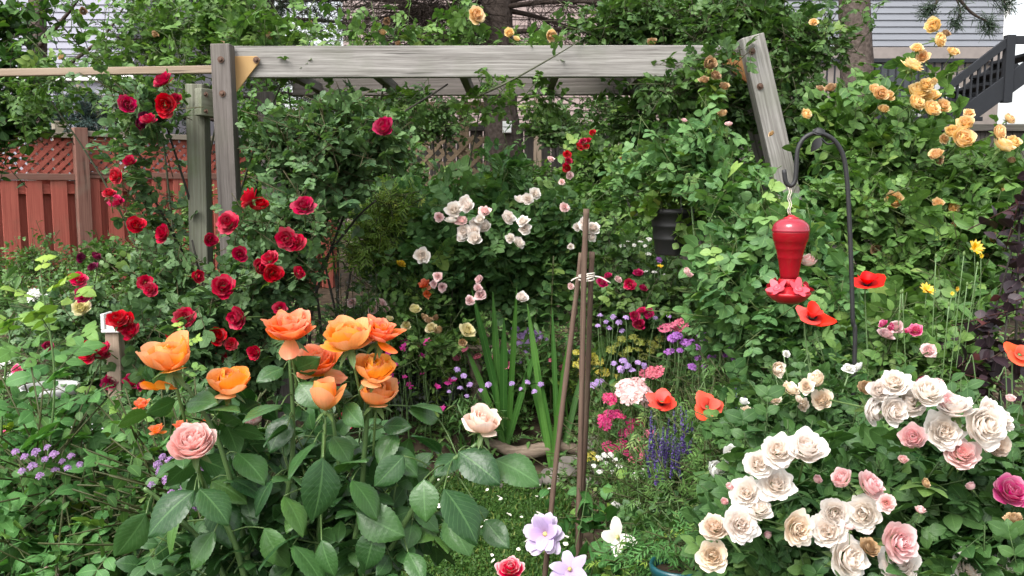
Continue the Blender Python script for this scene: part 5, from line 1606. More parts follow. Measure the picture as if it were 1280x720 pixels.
sc_ = plant('rose_bush', 'rose bush with small cream pompon blooms beside the iron hook pole', 'rose bush', 1000, 2.55, 'rose bushes in the beds')
bush(sc_, [(1000, 500, 2.5, 50, 34, .2, 46), (960, 510, 2.5, 40, 34, .2, 34), (1040, 530, 2.45, 50, 34, .2, 46), (1040, 480, 2.55, 40, 24, .15, 24), (1000, 550, 2.4, 60, 34, .2, 40), (930, 540, 2.45, 30, 30, .15, 20)], T_mid, .1, M['rose_front'], slen=.18, k=5)
canes(sc_, [W(*p) for p in ((970, 470, 2.45), (1010, 490, 2.4), (930, 520, 2.4), (1060, 470, 2.45))], M['cane_green'], .005, rng)
blooms(sc_, 'rose_bloom', B['peach'], [(970, 461, 20), (986, 489, 23), (1007, 483, 20), (1022, 478, 24), (967, 499, 18), (1028, 501, 27), (1003, 506, 17), (996, 499, 13), (932, 518, 19), (1053, 559, 21), (1105, 577, 22), (1117, 587, 17), (1106, 570, 14)], 2.28, rng, calyx=SMALLCAL)
blooms(sc_, 'rose_bloom', B['white'], [(1060, 462, 15), (1075, 460, 15), (929, 504, 12), (912, 571, 27, 2.1), (891, 588, 23, 2.1), (983, 443, 9)], 2.28, rng, calyx=SMALLCAL)
pk = plant('rose_bush', 'rose bush with faded mauve and pink blooms among thin poppy stems', 'rose bush', 1125, 2.9, 'rose bushes in the beds')
bush(pk, [(1120, 430, 2.9, 50, 30, .2, 46), (1160, 450, 2.85, 40, 24, .2, 34), (1100, 460, 2.8, 44, 20, .2, 30)], T_mid, .12, M['rose_mid'], slen=.2, k=5)
small_canes(pk, [(1120, 420, 2.9), (1155, 445, 2.85)])
blooms(pk, 'rose_bloom', B['palepink'], [(1106, 420, 21), (1121, 411, 19), (1160, 440, 20)], 2.7, rng)
blooms(pk, 'rose_bloom', B['hotpink'], [(1144, 414, 18), (1136, 415, 11), (1105, 406, 13), (1112, 408, 10), (1154, 478, 16)], 2.7, rng)

# ------------------------------------------------------------------ smoke bush
sm = plant('smoke_bush', 'dark purple leaved smoke bush at the garden edge beneath the apricot rose', 'shrub', 1240, 2.9)
bush(sm, [(1225, 420, 2.8, 34, 28, .2, 8), (1222, 465, 2.75, 26, 20, .2, 5), (1252, 400, 2.8, 28, 50, .2, 10), (1264, 320, 2.9, 16, 44, .15, 8), (1272, 250, 2.9, 12, 16, .1, 5), (1270, 480, 2.7, 20, 26, .2, 6)], one(ROUND), .052, M['smoke'], slen=.2, k=7, young=.1)
canes(sm, [W(*p) for p in ((1225, 420, 2.8), (1260, 380, 2.8), (1268, 300, 2.9), (1275, 250, 2.9))], M['cane_dark'], .007, rng)
# ------------------------------------------------------------------ orange rose in front
HERO = leaf(22, 3, 0.315, 0.2, 0.24, 0.9, serr=0.03, quilt=0.008, tipw=0.012, power=0.85)
T_hero = pinnate_set(8, leaf(14, 2, 0.315, 0.2, 0.24, 0.9, serr=0.03, quilt=0.008, power=0.85), (1, 2, 1), n=3, llen=0.5)
og = plant('rose_bush', 'glossy leaved rose bush with big orange cupped blooms, one pink bloom and one peach bud', 'rose bush', 360, 1.6, 'rose bushes in the beds')
OC = [([(360, 900), (395, 700), (402, 600), (406, 530)], 1.5), ([(370, 900), (440, 690), (456, 560), (462, 460)], 1.5), ([(350, 900), (350, 700), (366, 560), (362, 440)], 1.52),
      ([(340, 900), (310, 700), (276, 560), (232, 480)], 1.5), ([(345, 900), (330, 690), (300, 590), (286, 505)], 1.55), ([(340, 900), (300, 700), (262, 620), (246, 585)], 1.46),
      ([(380, 900), (470, 720), (540, 600), (596, 555)], 1.5), ([(375, 900), (420, 720), (425, 600), (408, 475)], 1.58), ([(385, 900), (455, 720), (520, 640), (560, 590)], 1.55), ([(335, 900), (280, 720), (215, 640), (180, 610)], 1.5)]
ocp = []
for pts, Y in OC:
    P = [np.array(og.location)] + [W(a, b_, Y + .05 * (1 - i / 3)) for i, (a, b_) in enumerate(pts)]
    c = curve(P, 40)
    ocp.append(c[10:])
    part('cane', tube(c, np.linspace(.008, .0033, len(c)), 8), M['cane_green'], og)
allc = np.concatenate(ocp)
HL = [((243, 613), (177, 661), 1.40), ((183, 642), (150, 697), 1.44), ((249, 611), (288, 646), 1.38), ((264, 601), (307, 618), 1.5), ((366, 681), (412, 722), 1.40), ((373, 668), (316, 697), 1.42), ((404, 572), (401, 648), 1.36), ((393, 553), (352, 586), 1.42), ((362, 520), (334, 559), 1.5),
      ((352, 506), (303, 513), 1.46), ((359, 534), (322, 548), 1.45), ((268, 664), (232, 708), 1.42), ((296, 566), (332, 592), 1.5), ((290, 600), (332, 612), 1.5), ((187, 516), (144, 524), 1.5), ((262, 512), (296, 502), 1.47), ((386, 630), (354, 655), 1.5),
      ((550, 566), (522, 532), 1.5), ((573, 564), (621, 596), 1.42), ((618, 574), (672, 596), 1.45), ((530, 599), (529, 650), 1.38), ((555, 611), (603, 670), 1.38), ((606, 650), (630, 680), 1.45), ((575, 568), (546, 586), 1.5), ((513, 508), (551, 501), 1.52), ((548, 524), (520, 508), 1.53), ((505, 570), (470, 606), 1.45), ((478, 533), (508, 529), 1.5),
      ((402, 675), (412, 722), 1.4), ((510, 690), (528, 722), 1.45), ((423, 660), (400, 668), 1.5), ((300, 640), (330, 668), 1.5), ((440, 600), (478, 640), 1.45), ((445, 640), (500, 668), 1.46), ((390, 500), (432, 482), 1.47), ((374, 478), (395, 505), 1.46), ((430, 505), (446, 530), 1.45), ((355, 460), (322, 470), 1.5), ((366, 462), (392, 456), 1.5),
      ((220, 500), (190, 520), 1.5), ((232, 505), (262, 496), 1.47), ((340, 600), (310, 640), 1.46), ((330, 660), (352, 712), 1.44), ((470, 660), (455, 715), 1.45), ((270, 620), (290, 678), 1.5), ((480, 560), (520, 585), 1.5), ((495, 540), (470, 575), 1.5), ((355, 620), (385, 660), 1.45), ((415, 545), (440, 575), 1.5), ((425, 590), (452, 560), 1.5), ((225, 640), (200, 690), 1.48), ((560, 640), (585, 700), 1.5)]
gs = []
r8 = np.random.default_rng(88)
for (b0, t0_, Y) in HL:
    p0, p1 = W(*b0, Y + .02), W(*t0_, Y - .02 + r8.uniform(-.015, .015))
    L = np.linalg.norm(p1 - p0) * 1.06
    n = np.array([0, -0.4, 0.8]) + r8.normal(size=3) * 0.5
    g = HERO.tf(frames(p1 - p0, n) * np.array([L * r8.uniform(.88, 1.12), L, L]), p0)
    g.a[:, 0] = r8.uniform(0.05, 0.95)
    g.a[:, 1] = 0.4 if r8.uniform() < .12 else 0
    gs.append(g)
    k = np.argmin(np.linalg.norm(allc - p0, axis=1))
    q = allc[k]
    if 0.004 < np.linalg.norm(q - p0) < .16:
        gs.append(tube(curve([q, (q + p0) / 2 + [0, 0, .006], p0], 6), .0013, 5))
fill = shoots(rng, [(330, 650, 1.6, 90, 50, .12, 18), (430, 650, 1.6, 80, 60, .12, 20), (280, 690, 1.6, 60, 40, .1, 9), (500, 640, 1.6, 60, 50, .1, 10), (400, 710, 1.55, 120, 40, .12, 18), (360, 560, 1.65, 60, 40, .1, 8), (450, 580, 1.65, 50, 40, .1, 8), (225, 660, 1.6, 40, 40, .1, 4), (270, 540, 1.6, 50, 26, .08, 5)],
              T_hero, .125, .14, 4, young=.12, up=.7, stem_r=.002)
part('foliage', join(gs + [fill]), M['rose_gloss'], og)
up = (0, -.32, 1)
for key, it in (('ocup', [(214, 458, 68, 1.46, (0.02, -.22, 1)), (287, 487, 54, 1.52, (.12, -.22, 1)), (466, 470, 52, 1.48, (.25, -.4, 1)), (470, 502, 54, 1.49, (.1, -.3, 1)), (438, 432, 62, 1.46, (-.15, -.26, 1))]),
                ('oopen', [(362, 421, 64, 1.49, (0, -.35, 1)), (402, 462, 60, 1.54, (-.25, -.5, .9)), (474, 424, 50, 1.47, (.25, -.25, 1)), (178, 508, 22, 1.56), (228, 536, 20, 1.56), (196, 540, 18, 1.57), (258, 530, 14, 1.58)]),
                ('obud', [(407, 512, 40, 1.45, (.05, -.1, 1))]), ('pinkcup', [(243, 562, 58, 1.42, (.06, -.6, .9))]), ('peachbud', [(603, 537, 46, 1.44, (.1, -.35, 1))])):
    blooms(og, 'rose_bloom', B[key], it, 1.5, rng, axis=up, wob=.05, calyx=CAL, squash=1.0 if key != 'peachbud' else 1.2)
blooms(og, 'rose_bud', B['pinkbud'], [(318, 530, 22, 1.6)], 1.6, rng, axis=(0, -.6, .8))
# drooping outer petals under the first cup
dp = flower(7, [(2, .5, 60, 120, .5, 20, .05, .01, 0)], 9, 9)
o = link('loose_petal', meshdata('loose_petal', dp, PM['orange_pink']), og, W(196, 485, 1.45) - np.array(og.location))
o.scale = (.062,) * 3
o.rotation_euler = (0.5, .5, 2.2)

# ------------------------------------------------------------------ light green shoots in front of the fence
T_lime = pinnate_set(12, leaf(8, 2, 0.31, 0.18, 0.2, 0.8, serr=0.03, quilt=.004), (2, 3, 2), n=3, llen=.42, spread=66)
lm = plant('young_rose', 'light green young rose with upright shoots and yellow tips, no blooms', 'rose bush', 60, 1.95, 'rose bushes in the beds')


def up_stem(root, pts, Y, nodes, size, yg, mat):
    P = [np.array(root.location) + [rng.uniform(-.05, .05), 0, 0]] + [W(a, b_, Y) for a, b_ in pts]
    c = curve(P, 48)
    part('cane', tube(c, np.linspace(.005, .002, len(c)), 6), M['cane_green'], root)
    gs = []
    n = len(c)
    for i in range(nodes):
        f = (i + .7) / nodes
        k = int(n * (0.38 + .61 * f))
        k = min(k, n - 1)
        an = i * 2.5 + rng.uniform(-.4, .4)
        d = np.array([math.cos(an), math.sin(an) * .8, .35 + .5 * f])
        t = T_lime[i % 3]
        g = scatter(t, frames(d[None], np.array([[0, -.25, 1.0]]) + rng.normal(size=(1, 3)) * .2), c[k][None], np.array([size * (1 - .45 * f ** 2) * rng.uniform(.85, 1.1)]), np.array([rng.uniform(.2, 1)]), np.array([max(0, (f - .6) * 2.2) * yg]))
        gs.append(g)
    return join(gs)


gl_ = [up_stem(lm, [(34, 760), (56, 600), (68, 470), (50, 345)], 1.95, 22, .15, 1, M['lime']), up_stem(lm, [(10, 760), (0, 600), (8, 450), (20, 400)], 2.1, 16, .14, .8, M['lime']),
       up_stem(lm, [(180, 760), (205, 600), (226, 500), (230, 408)], 1.95, 12, .075, 1, M['lime']), up_stem(lm, [(120, 760), (150, 640), (168, 560), (172, 520)], 1.9, 10, .11, .5, M['lime']), up_stem(lm, [(95, 760), (104, 640), (110, 560), (116, 500)], 2.05, 12, .13, .5, M['lime']), up_stem(lm, [(230, 760), (215, 650), (196, 590), (190, 555)], 1.95, 10, .1, .7, M['lime'])]
fl_ = shoots(rng, [(20, 540, 2.2, 40, 40, .2, 16), (100, 550, 2.2, 50, 40, .2, 16), (40, 660, 1.9, 70, 40, .2, 22), (120, 660, 1.9, 60, 40, .2, 18), (70, 720, 1.8, 90, 30, .2, 18)], T_lime, .12, .2, 6, young=.15)
part('foliage', join(gl_ + [fl_]), M['lime'], lm)
lo = plant('leafy_plant', 'low dark green leafy plant at the foot of the light green shoots', 'plant', 120, 2.2)
bush(lo, [(60, 690, 2.0, 90, 40, .2, 40), (180, 660, 2.1, 70, 40, .2, 36), (230, 620, 2.2, 50, 40, .2, 26), (150, 720, 1.9, 110, 30, .2, 40), (250, 700, 2.0, 50, 40, .2, 24), (40, 610, 2.5, 60, 40, .3, 36), (150, 560, 2.7, 80, 40, .3, 50), (200, 530, 2.9, 60, 34, .3, 36), (60, 520, 3.0, 80, 34, .3, 40)], T_near, .11, M['rose_front'], slen=.18, k=7)


# ------------------------------------------------------------------ small flowers
PQ = Geo([[-.28, 0.05, 0], [.28, 0.05, 0], [.42, 1, 0.12], [-.42, 1, 0.12]], [[0, 1, 2, 3]], [[0, .5, .5], [0, .5, .5], [1, .5, .5], [1, .5, .5]], [[0, 0, 0]] * 4)


def head(seed, n, dome=.5, pet=5, fs=.16, sphere=False):
    """a head of n little florets, width about 1"""
    r_ = np.random.default_rng(seed)
    gs = []
    i = np.arange(n) + .5
    rr = np.sqrt(i / n) * .5
    an = i * 2.39996 + r_.uniform(0, 6)
    z = dome * (1 - (rr * 2) ** 2) * .5
    p = np.stack([rr * np.cos(an), rr * np.sin(an), z + r_.normal(size=n) * .02], 1)
    nn = unit(np.stack([rr * np.cos(an) * dome * 2, rr * np.sin(an) * dome * 2, np.full(n, .5)], 1) + r_.normal(size=(n, 3)) * .2)
    e1 = unit(np.cross(nn, r_.normal(size=(n, 3))))
    e2 = np.cross(nn, e1)
    for k in range(pet):
        a = 2 * PI * k / pet
        d = e1 * math.cos(a) + e2 * math.sin(a)
        g = scatter(PQ, frames(d, nn), p, np.full(n, fs) * r_.uniform(.8, 1.15, n))
        g.a[:, 2] = np.repeat(r_.uniform(0, 1, n), 4)
        g.a[:, 1] = np.repeat(r_.uniform(0, 1, n), 4)
        gs.append(g)
    return join(gs)


def fm(name, mat, geos):
    return [meshdata(name, g, mat) for g in geos]


H = {'scab': fm('flower_head', PM['lilac'], [head(i, 34, .7, 5, .13) for i in range(2)]),
     'yarrow': fm('flower_head', PM['yarrow'], [head(i + 5, 60, .18, 5, .085) for i in range(2)]),
     'phlox': fm('flower_head', PM['palepink'], [head(i + 9, 60, .75, 5, .12) for i in range(2)]),
     'oreg': fm('flower_head', petalmat('oregano_petal', (0.34, 0.19, 0.42), (0.45, 0.27, 0.52)), [head(i + 11, 26, .8, 4, .15) for i in range(2)]),
     'purple': fm('flower_head', petalmat('deep_lilac_petal', (0.3, 0.1, 0.4), (0.42, 0.17, 0.52), None, None), [head(i + 13, 40, .4, 5, .12) for i in range(2)]),
     'whitehead': fm('flower_head', PM['white'], [head(i + 15, 26, .3, 4, .13) for i in range(2)]),
     'yellowhead': fm('flower_head', petalmat('mustard_petal', (0.5, 0.42, 0.05), (0.42, 0.42, 0.1)), [head(i + 17, 40, .3, 4, .1) for i in range(2)]),
     'limehead': fm('flower_head', petalmat('lime_petal', (0.25, 0.3, 0.06), (0.32, 0.34, 0.08)), [head(i + 19, 40, .35, 4, .1) for i in range(2)]),
     'dian': fm('flower', PM['fuchsia'], [disc_floret(i, 5, 1, 0, 82, .5) for i in range(2)]),
     'daisy': fm('flower', PM['yellow'], [disc_floret(3 + i, 14, 2, 10, 70, .2) for i in range(2)]),
     'pinkhead': fm('flower_head', petalmat('rosy_petal', (0.6, 0.12, 0.2), (0.68, 0.2, 0.27)), [head(21 + i, 50, .15, 5, .09) for i in range(2)])}


def perennial(name, label, cat, px, Y, blobs, tms, size, mat, heads=None, items=(), hy=None, stems=True, group=None, axis=(0, -.5, 1), hname='flower_head', **kw):
    t = plant(name, label, cat, px, Y, group)
    bush(t, blobs, tms, size, M[mat], **kw)
    canes(t, [W(*b_[:3]) for b_ in blobs], M['stemgreen'], .0035, rng, .05, 6, 'stalk', .03)
    if heads:
        os_ = blooms(t, hname, H[heads], items, (hy - .12 if hy else Y - .3), rng, axis=axis, wob=.25, jy=.08)
        if stems:
            gs = []
            b = np.array(t.location)
            few = True
            for o in os_:
                p = b + np.array(o.location)
                q = p + np.array([rng.uniform(-.04, .04), rng.uniform(0, .08), -min(.28, max(.05, p[2] - b[2]))])
                gs.append(tube(curve([q, (p + q) / 2 + [rng.uniform(-.01, .01), 0, 0], p], 6), .0016, 4))
            [part('stem', g_, M['stemgreen'], t) for g_ in gs] if few else part('stems', join(gs), M['stemgreen'], t)
    return t


FE = [join([FEATH.tf(frames(np.array([math.cos(a) * .8, math.sin(a) * .8, .0]) + [0, .7, 0], np.array([0, 0, 1.0])) * .45, (0, .15 * i, 0)) for i, a in enumerate(np.tile([0.2, PI - .2], 3))] + [FEATH])]
grp = 'flowering perennials in the middle bed'
rj = lambda lst, d: [(a + rng.uniform(-1, 1), b_ + rng.uniform(-1, 1), d * rng.uniform(.8, 1.2)) for a, b_ in lst]
dn = perennial('dianthus', 'grey leaved plant dotted with bright fuchsia flowers beside the orange blooms', 'perennial', 530, 4.80,
               [(520, 470, 4.80, 44, 22, .2, 60), (560, 480, 4.80, 30, 20, .2, 40), (500, 490, 4.70, 40, 24, .2, 50), (540, 500, 4.70, 40, 16, .2, 40)], one(LF3), .045, 'grey',
               'dian', rj([(504, 427), (507, 432), (533, 430), (535, 427), (504, 438), (511, 445), (489, 463), (488, 470), (506, 472), (529, 468), (512, 483), (515, 484), (564, 475), (567, 477), (561, 480), (484, 481), (496, 482), (552, 511), (488, 492), (527, 446), (545, 484), (481, 445), (498, 455)], 9), 4.60, group=grp, hname='flower', k=6, slen=.14)
perennial('foliage_plant', 'bright yellow green feathery plant between the fuchsia flowers and the driftwood stump', 'perennial', 548, 4.90,
          [(545, 445, 4.90, 34, 20, .2, 60), (565, 432, 5.00, 20, 16, .15, 30), (520, 430, 5.00, 30, 18, .2, 40)], FE, .07, 'yellowgreen', group=grp, slen=.2)
perennial('fern', 'small yellow green fern under the fuchsia flowers', 'fern', 545, 4.75, [(545, 488, 4.75, 22, 12, .1, 9)], T_herb, .2, 'yellowgreen', slen=.1, k=4, group=grp)
perennial('foliage_plant', 'chartreuse feathery leaved shrub glowing in the shade behind the arbor post', 'perennial', 478, 4.95,
          [(486, 270, 4.95, 34, 26, .2, 60), (462, 300, 4.95, 34, 24, .2, 50), (490, 250, 4.95, 20, 16, .15, 24)], T_herb, .15, 'yellowgreen', slen=.25, k=6, group=grp, young=.5)
perennial('foliage_plant', 'silvery green low foliage mound at the base of the gladiolus leaves', 'perennial', 590, 4.45,
          [(590, 512, 4.45, 34, 18, .2, 60), (630, 510, 4.75, 34, 18, .2, 50), (560, 520, 4.75, 30, 18, .2, 40)], one(FEATH), .07, 'herb', k=12, slen=.14, group=grp)
perennial('scabious', 'lilac pincushion flowers clustered between the two gladiolus clumps', 'perennial', 660, 4.7,
          [(660, 450, 4.7, 34, 24, .2, 50), (650, 480, 4.90, 30, 20, .2, 30)], one(LANCE), .07, 'herb', 'scab',
          rj([(653, 421), (661, 414), (667, 417), (645, 420), (648, 430), (655, 431), (662, 427), (669, 425), (675, 422), (660, 436), (666, 434), (649, 452), (655, 453), (651, 449), (681, 424), (645, 412), (672, 417), (640, 441), (657, 442)], 9), 5.02, group=grp, k=9)
perennial('scabious', 'lilac pincushion flowers in a loose row above the pink phlox head', 'perennial', 780, 4.6,
          [(780, 475, 4.6, 34, 18, .2, 44), (755, 490, 4.5, 24, 18, .2, 26)], one(LANCE), .06, 'herb', 'scab',
          rj([(767, 455), (779, 452), (797, 453), (776, 461), (785, 457), (790, 463), (806, 457), (748, 478), (752, 476), (742, 481)], 9), 4.3, group=grp, k=9)
perennial('sedum', 'mound of yellow and buff sedum flowers touching the tripod stakes', 'perennial', 735, 4.85,
          [(735, 455, 4.85, 26, 20, .2, 44), (765, 470, 4.75, 34, 18, .2, 44), (720, 480, 4.75, 20, 18, .2, 20)], one(LF2), .04, 'yellowgreen', 'yellowhead',
          rj([(722, 440), (728, 448), (736, 446), (742, 455), (734, 460), (746, 463), (755, 466), (765, 468), (774, 472), (728, 466), (742, 445), (750, 452), (722, 456)], 12), 4.65, stems=False, group=grp)
perennial('lady_mantle', 'spreading plant with frothy lime green flower heads above the pink phlox', 'perennial', 800, 4.8,
          [(800, 435, 4.8, 44, 20, .25, 50), (830, 450, 4.7, 40, 20, .25, 44), (770, 440, 4.8, 30, 18, .2, 30)], one(ROUND), .05, 'herb', 'limehead',
          rj([(776, 424), (784, 430), (792, 421), (800, 428), (808, 423), (816, 430), (826, 424), (785, 437), (797, 437), (812, 438), (822, 433), (770, 432), (764, 438), (780, 444), (803, 445)], 12), 4.5, group=grp)
perennial('verbena', 'purple flowered perennial behind the orange poppies below the big green rose', 'perennial', 880, 4.3,
          [(880, 450, 4.3, 44, 24, .25, 60), (920, 460, 4.2, 40, 24, .25, 60), (850, 460, 4.3, 34, 24, .2, 44), (900, 490, 4.0, 44, 24, .2, 50)], FE, .055, 'herb', 'purple',
          rj([(858, 428), (864, 427), (861, 432), (884, 420), (888, 424), (893, 421), (895, 426), (880, 426), (840, 424), (836, 440), (846, 420), (870, 435), (877, 420)], 12), 4.0, group=grp)
perennial('foliage_plant', 'fine feathery green plant beneath the red hummingbird feeder and behind the salvia', 'perennial', 900, 3.4,
          [(880, 540, 3.2, 50, 30, .25, 90), (920, 560, 3.0, 44, 34, .25, 80), (860, 590, 3.0, 50, 34, .2, 80), (910, 600, 2.8, 44, 30, .2, 60), (930, 500, 3.4, 44, 24, .2, 60), (820, 600, 3.2, 44, 30, .2, 50), (840, 640, 2.9, 40, 30, .2, 50), (880, 650, 2.7, 40, 30, .2, 50)], T_herb, .1, 'herb', group=grp, k=6)
perennial('yarrow', 'yarrow with flat dusty magenta flower heads beside the stakes', 'perennial', 775, 4.0,
          [(775, 545, 4.0, 26, 26, .2, 60), (790, 520, 4.0, 24, 20, .2, 36), (755, 560, 4.0, 20, 20, .15, 24)], T_herb, .07, 'herb', 'yarrow',
          rj([(762, 499), (763, 516), (757, 522), (769, 517), (776, 520), (792, 529), (797, 530), (788, 540), (782, 541), (760, 558), (766, 560), (777, 555), (784, 566), (755, 530)], 16), 3.8, group=grp)
perennial('yarrow', 'yarrow with flat rosy pink flower heads beneath the crimson magenta roses', 'perennial', 850, 4.6,
          [(845, 425, 4.6, 30, 18, .2, 40), (825, 480, 4.5, 30, 18, .2, 40)], T_herb, .08, 'herb', 'pinkhead',
          rj([(838, 407), (846, 409), (852, 406), (832, 410), (815, 464), (808, 466), (821, 465)], 16), 4.3, group=grp)
perennial('phlox', 'pale pink domed flower cluster beside the orange poppy', 'perennial', 792, 3.9,
          [(800, 515, 3.9, 26, 20, .15, 30)], one(LANCE), .07, 'herb', 'phlox', [(785, 487, 26), (796, 484, 26), (804, 493, 22), (790, 495, 26), (778, 494, 17), (809, 502, 16)], 3.75, group=grp)
perennial('alyssum', 'white flowered low plant at the lawn edge beside the tripod foot', 'perennial', 765, 3.7,
          [(765, 590, 3.7, 30, 20, .15, 50), (790, 610, 3.6, 30, 20, .15, 44), (740, 600, 3.7, 16, 16, .1, 16)], one(LF2), .035, 'herb', 'whitehead',
          rj([(748, 573), (756, 569), (764, 568), (770, 575), (758, 578), (774, 583), (742, 582), (765, 590), (780, 592), (750, 590)], 7) + [(802, 592, 19), (798, 597, 12), (795, 632, 12), (770, 634, 14)], 3.5, group=grp, stems=False)
perennial('alyssum', 'haze of tiny white flowers beneath the hanging black pot', 'perennial', 810, 5.4,
          [(810, 330, 5.4, 44, 24, .25, 60), (760, 320, 5.6, 30, 18, .2, 30)], one(LANCE), .08, 'herb', 'whitehead',
          rj([(785, 300), (792, 306), (800, 302), (806, 308), (778, 308), (770, 316), (783, 316), (795, 316), (810, 318), (818, 340), (830, 345), (822, 350), (814, 345), (806, 340), (838, 352), (798, 328), (778, 326), (764, 306), (758, 318), (812, 300), (800, 412), (806, 416), (792, 408)], 6), 4.9, group=grp)
perennial('bellflower', 'single violet flower with yellow blooms beneath the black pot', 'perennial', 825, 5.2, [(826, 345, 5.2, 14, 10, .1, 14)], one(LANCE), .07, 'herb', 'purple', [(824, 325, 9)], 4.9, group=grp)
perennial('yellow_flower', 'small yellow flower low beneath the hanging black pot', 'perennial', 826, 5.1, [(828, 345, 5.1, 10, 8, .1, 8)], one(LANCE), .06, 'herb', 'daisy', [(825, 334, 9), (838, 347, 5)], 4.88, group=grp)
perennial('sedum', 'tiny mustard yellow flowers low at the lawn edge by the stakes', 'perennial', 745, 3.9, [(742, 565, 4.0, 14, 10, .1, 14)], one(LF2), .03, 'herb', 'yellowhead', [(738, 568, 12), (746, 573, 10), (734, 575, 9)], 3.85, stems=False, group=grp)
perennial('oregano', 'purple flowering oregano low beside the pink bloom', 'perennial', 265, 1.95,
          [(250, 612, 1.9, 66, 30, .12, 120), (220, 600, 1.9, 40, 26, .12, 60), (310, 605, 1.9, 30, 26, .12, 50), (250, 655, 1.85, 70, 24, .12, 80)], one(LF3), .035, 'herb', 'oreg',
          rj([(204, 572), (212, 577), (220, 570), (230, 576), (240, 583), (196, 580), (218, 590), (226, 598), (208, 600), (240, 600), (252, 608), (262, 604), (270, 612), (256, 620), (246, 618), (275, 624), (282, 606), (292, 596), (300, 588), (310, 596), (305, 610), (316, 604), (290, 618), (265, 632), (326, 596), (300, 575), (313, 580), (230, 612), (246, 634), (285, 640), (300, 628), (214, 616), (236, 560), (252, 590), (200, 590), (190, 606), (222, 632)], 10), 1.78, group='purple oregano clumps', stems=False)
perennial('oregano', 'purple flowering oregano clump at the foot of the light green shoots', 'perennial', 50, 2.0,
          [(56, 592, 1.95, 56, 22, .12, 90)], one(LF3), .035, 'herb', 'oreg', rj([(20, 565), (32, 572), (44, 566), (56, 574), (68, 568), (78, 576), (88, 570), (60, 560), (40, 582), (84, 585), (28, 590), (50, 595), (70, 588), (100, 580)], 9), 1.85, group='purple oregano clumps', stems=False)
perennial('fleabane', 'tiny pale pink flowers low in the corner by the blue pots', 'perennial', 130, 2.0, [(130, 712, 2.0, 50, 16, .1, 20)], one(LANCE), .05, 'herb', 'phlox', [(62, 716, 18), (128, 712, 14), (230, 676, 12)], 1.85, group=grp)
perennial('dahlia', 'yellow pompon flowers on thin stems before the apricot rose', 'perennial', 1190, 3.4,
          [(1215, 350, 3.4, 20, 24, .1, 8), (1160, 390, 3.3, 16, 16, .1, 6)], one(LANCE), .09, 'herb', 'daisy', [(1218, 311, 19), (1158, 364, 19), (1196, 361, 7), (1190, 367, 5), (1226, 320, 7)], 3.15, group=grp, axis=(0, -.8, .5))
perennial('red_dianthus', 'single red flower beside the blue glazed pot', 'perennial', 20, 3.4, [(22, 480, 3.5, 20, 12, .1, 16)], one(LANCE), .06, 'herb', None, group=grp)
blooms(bpy.data.objects['red_dianthus'], 'flower', B['hotpink'], [(22, 463, 14, 3.2), (34, 455, 7, 3.2), (3, 545, 16, 2.6)], 3.2, rng)
wsf = perennial('white_daisy', 'low plant with small white flowers near the red fence', 'perennial', 40, 4.6, [(40, 385, 4.6, 40, 14, .2, 30)], one(LANCE), .08, 'herb', 'whitehead', [(42, 368, 14), (60, 366, 9), (5, 455, 14), (12, 470, 12), (86, 397, 9), (36, 375, 8)], 4.2, group=grp)
perennial('young_rose', 'reddish tipped young rose shoots beneath the orange poppies', 'rose bush', 835, 2.9,
          [(835, 645, 2.8, 24, 26, .1, 16), (800, 660, 2.8, 30, 20, .1, 14), (860, 680, 2.6, 40, 30, .12, 24)], T_mid, .09, 'rose_front', group='rose bushes in the beds', young=.8, k=5, slen=.15)
perennial('poppy_foliage', 'pale green lobed foliage spilling from the teal pot', 'plant', 825, 2.5, [(810, 700, 2.45, 40, 16, .12, 30), (850, 680, 2.4, 30, 16, .1, 20)], T_herb, .1, 'lime', k=5, slen=.12)

perennial('cranesbill', 'low mauve flowered cranesbill spread below the pale yellow roses', 'perennial', 470, 4.85,
          [(470, 440, 4.85, 44, 22, .2, 50), (440, 470, 4.75, 40, 22, .2, 44)], one(ROUND), .045, 'herb', 'dian', rj([(452, 420), (462, 428), (470, 416), (478, 432), (446, 436), (488, 424), (456, 446), (470, 446), (436, 428), (430, 448), (442, 458), (484, 444)], 8), 4.55, group=grp, hname='flower')
perennial('thyme', 'carpet of tiny mauve flowers between the gladiolus and the fuchsia dianthus', 'perennial', 600, 4.90,
          [(590, 480, 4.80, 30, 20, .2, 50), (570, 460, 4.90, 24, 14, .15, 30)], one(LF2), .035, 'grey', 'scab', rj([(572, 462), (580, 470), (568, 474), (588, 480), (576, 486), (600, 488), (584, 494), (610, 480), (562, 490), (640, 480), (650, 486), (660, 478), (668, 490), (676, 480)], 6.5), 4.50, group=grp, stems=False)
perennial('catmint', 'haze of soft purple flower heads in front of the big green rose', 'perennial', 905, 3.9,
          [(905, 450, 3.9, 50, 20, .2, 60), (950, 470, 3.7, 40, 20, .2, 44)], one(LF2), .04, 'herb', 'purple', rj([(900, 430), (912, 436), (922, 428), (934, 440), (946, 436), (906, 444), (918, 450), (890, 446), (928, 456), (942, 452), (872, 448), (866, 458), (882, 458), (898, 462), (850, 438), (958, 448)], 9), 3.6, group=grp)
perennial('sweet_william', 'dusty pink flower heads low between the yarrow and the salvia spikes', 'perennial', 800, 3.6,
          [(800, 555, 3.6, 24, 24, .15, 40)], one(LANCE), .05, 'herb', 'pinkhead', rj([(800, 548), (808, 556), (796, 562), (806, 570), (798, 578), (812, 542), (790, 575)], 12), 3.4, group=grp)
perennial('aster', 'small lilac pink daisies under the crimson roses by the stakes', 'perennial', 770, 4.7,
          [(765, 400, 4.7, 30, 16, .15, 34)], one(LANCE), .06, 'herb', 'scab', rj([(750, 395), (758, 402), (766, 396), (774, 404), (782, 398), (748, 408), (762, 412), (778, 414), (820, 398), (828, 404), (836, 396)], 7), 4.4, group=grp)

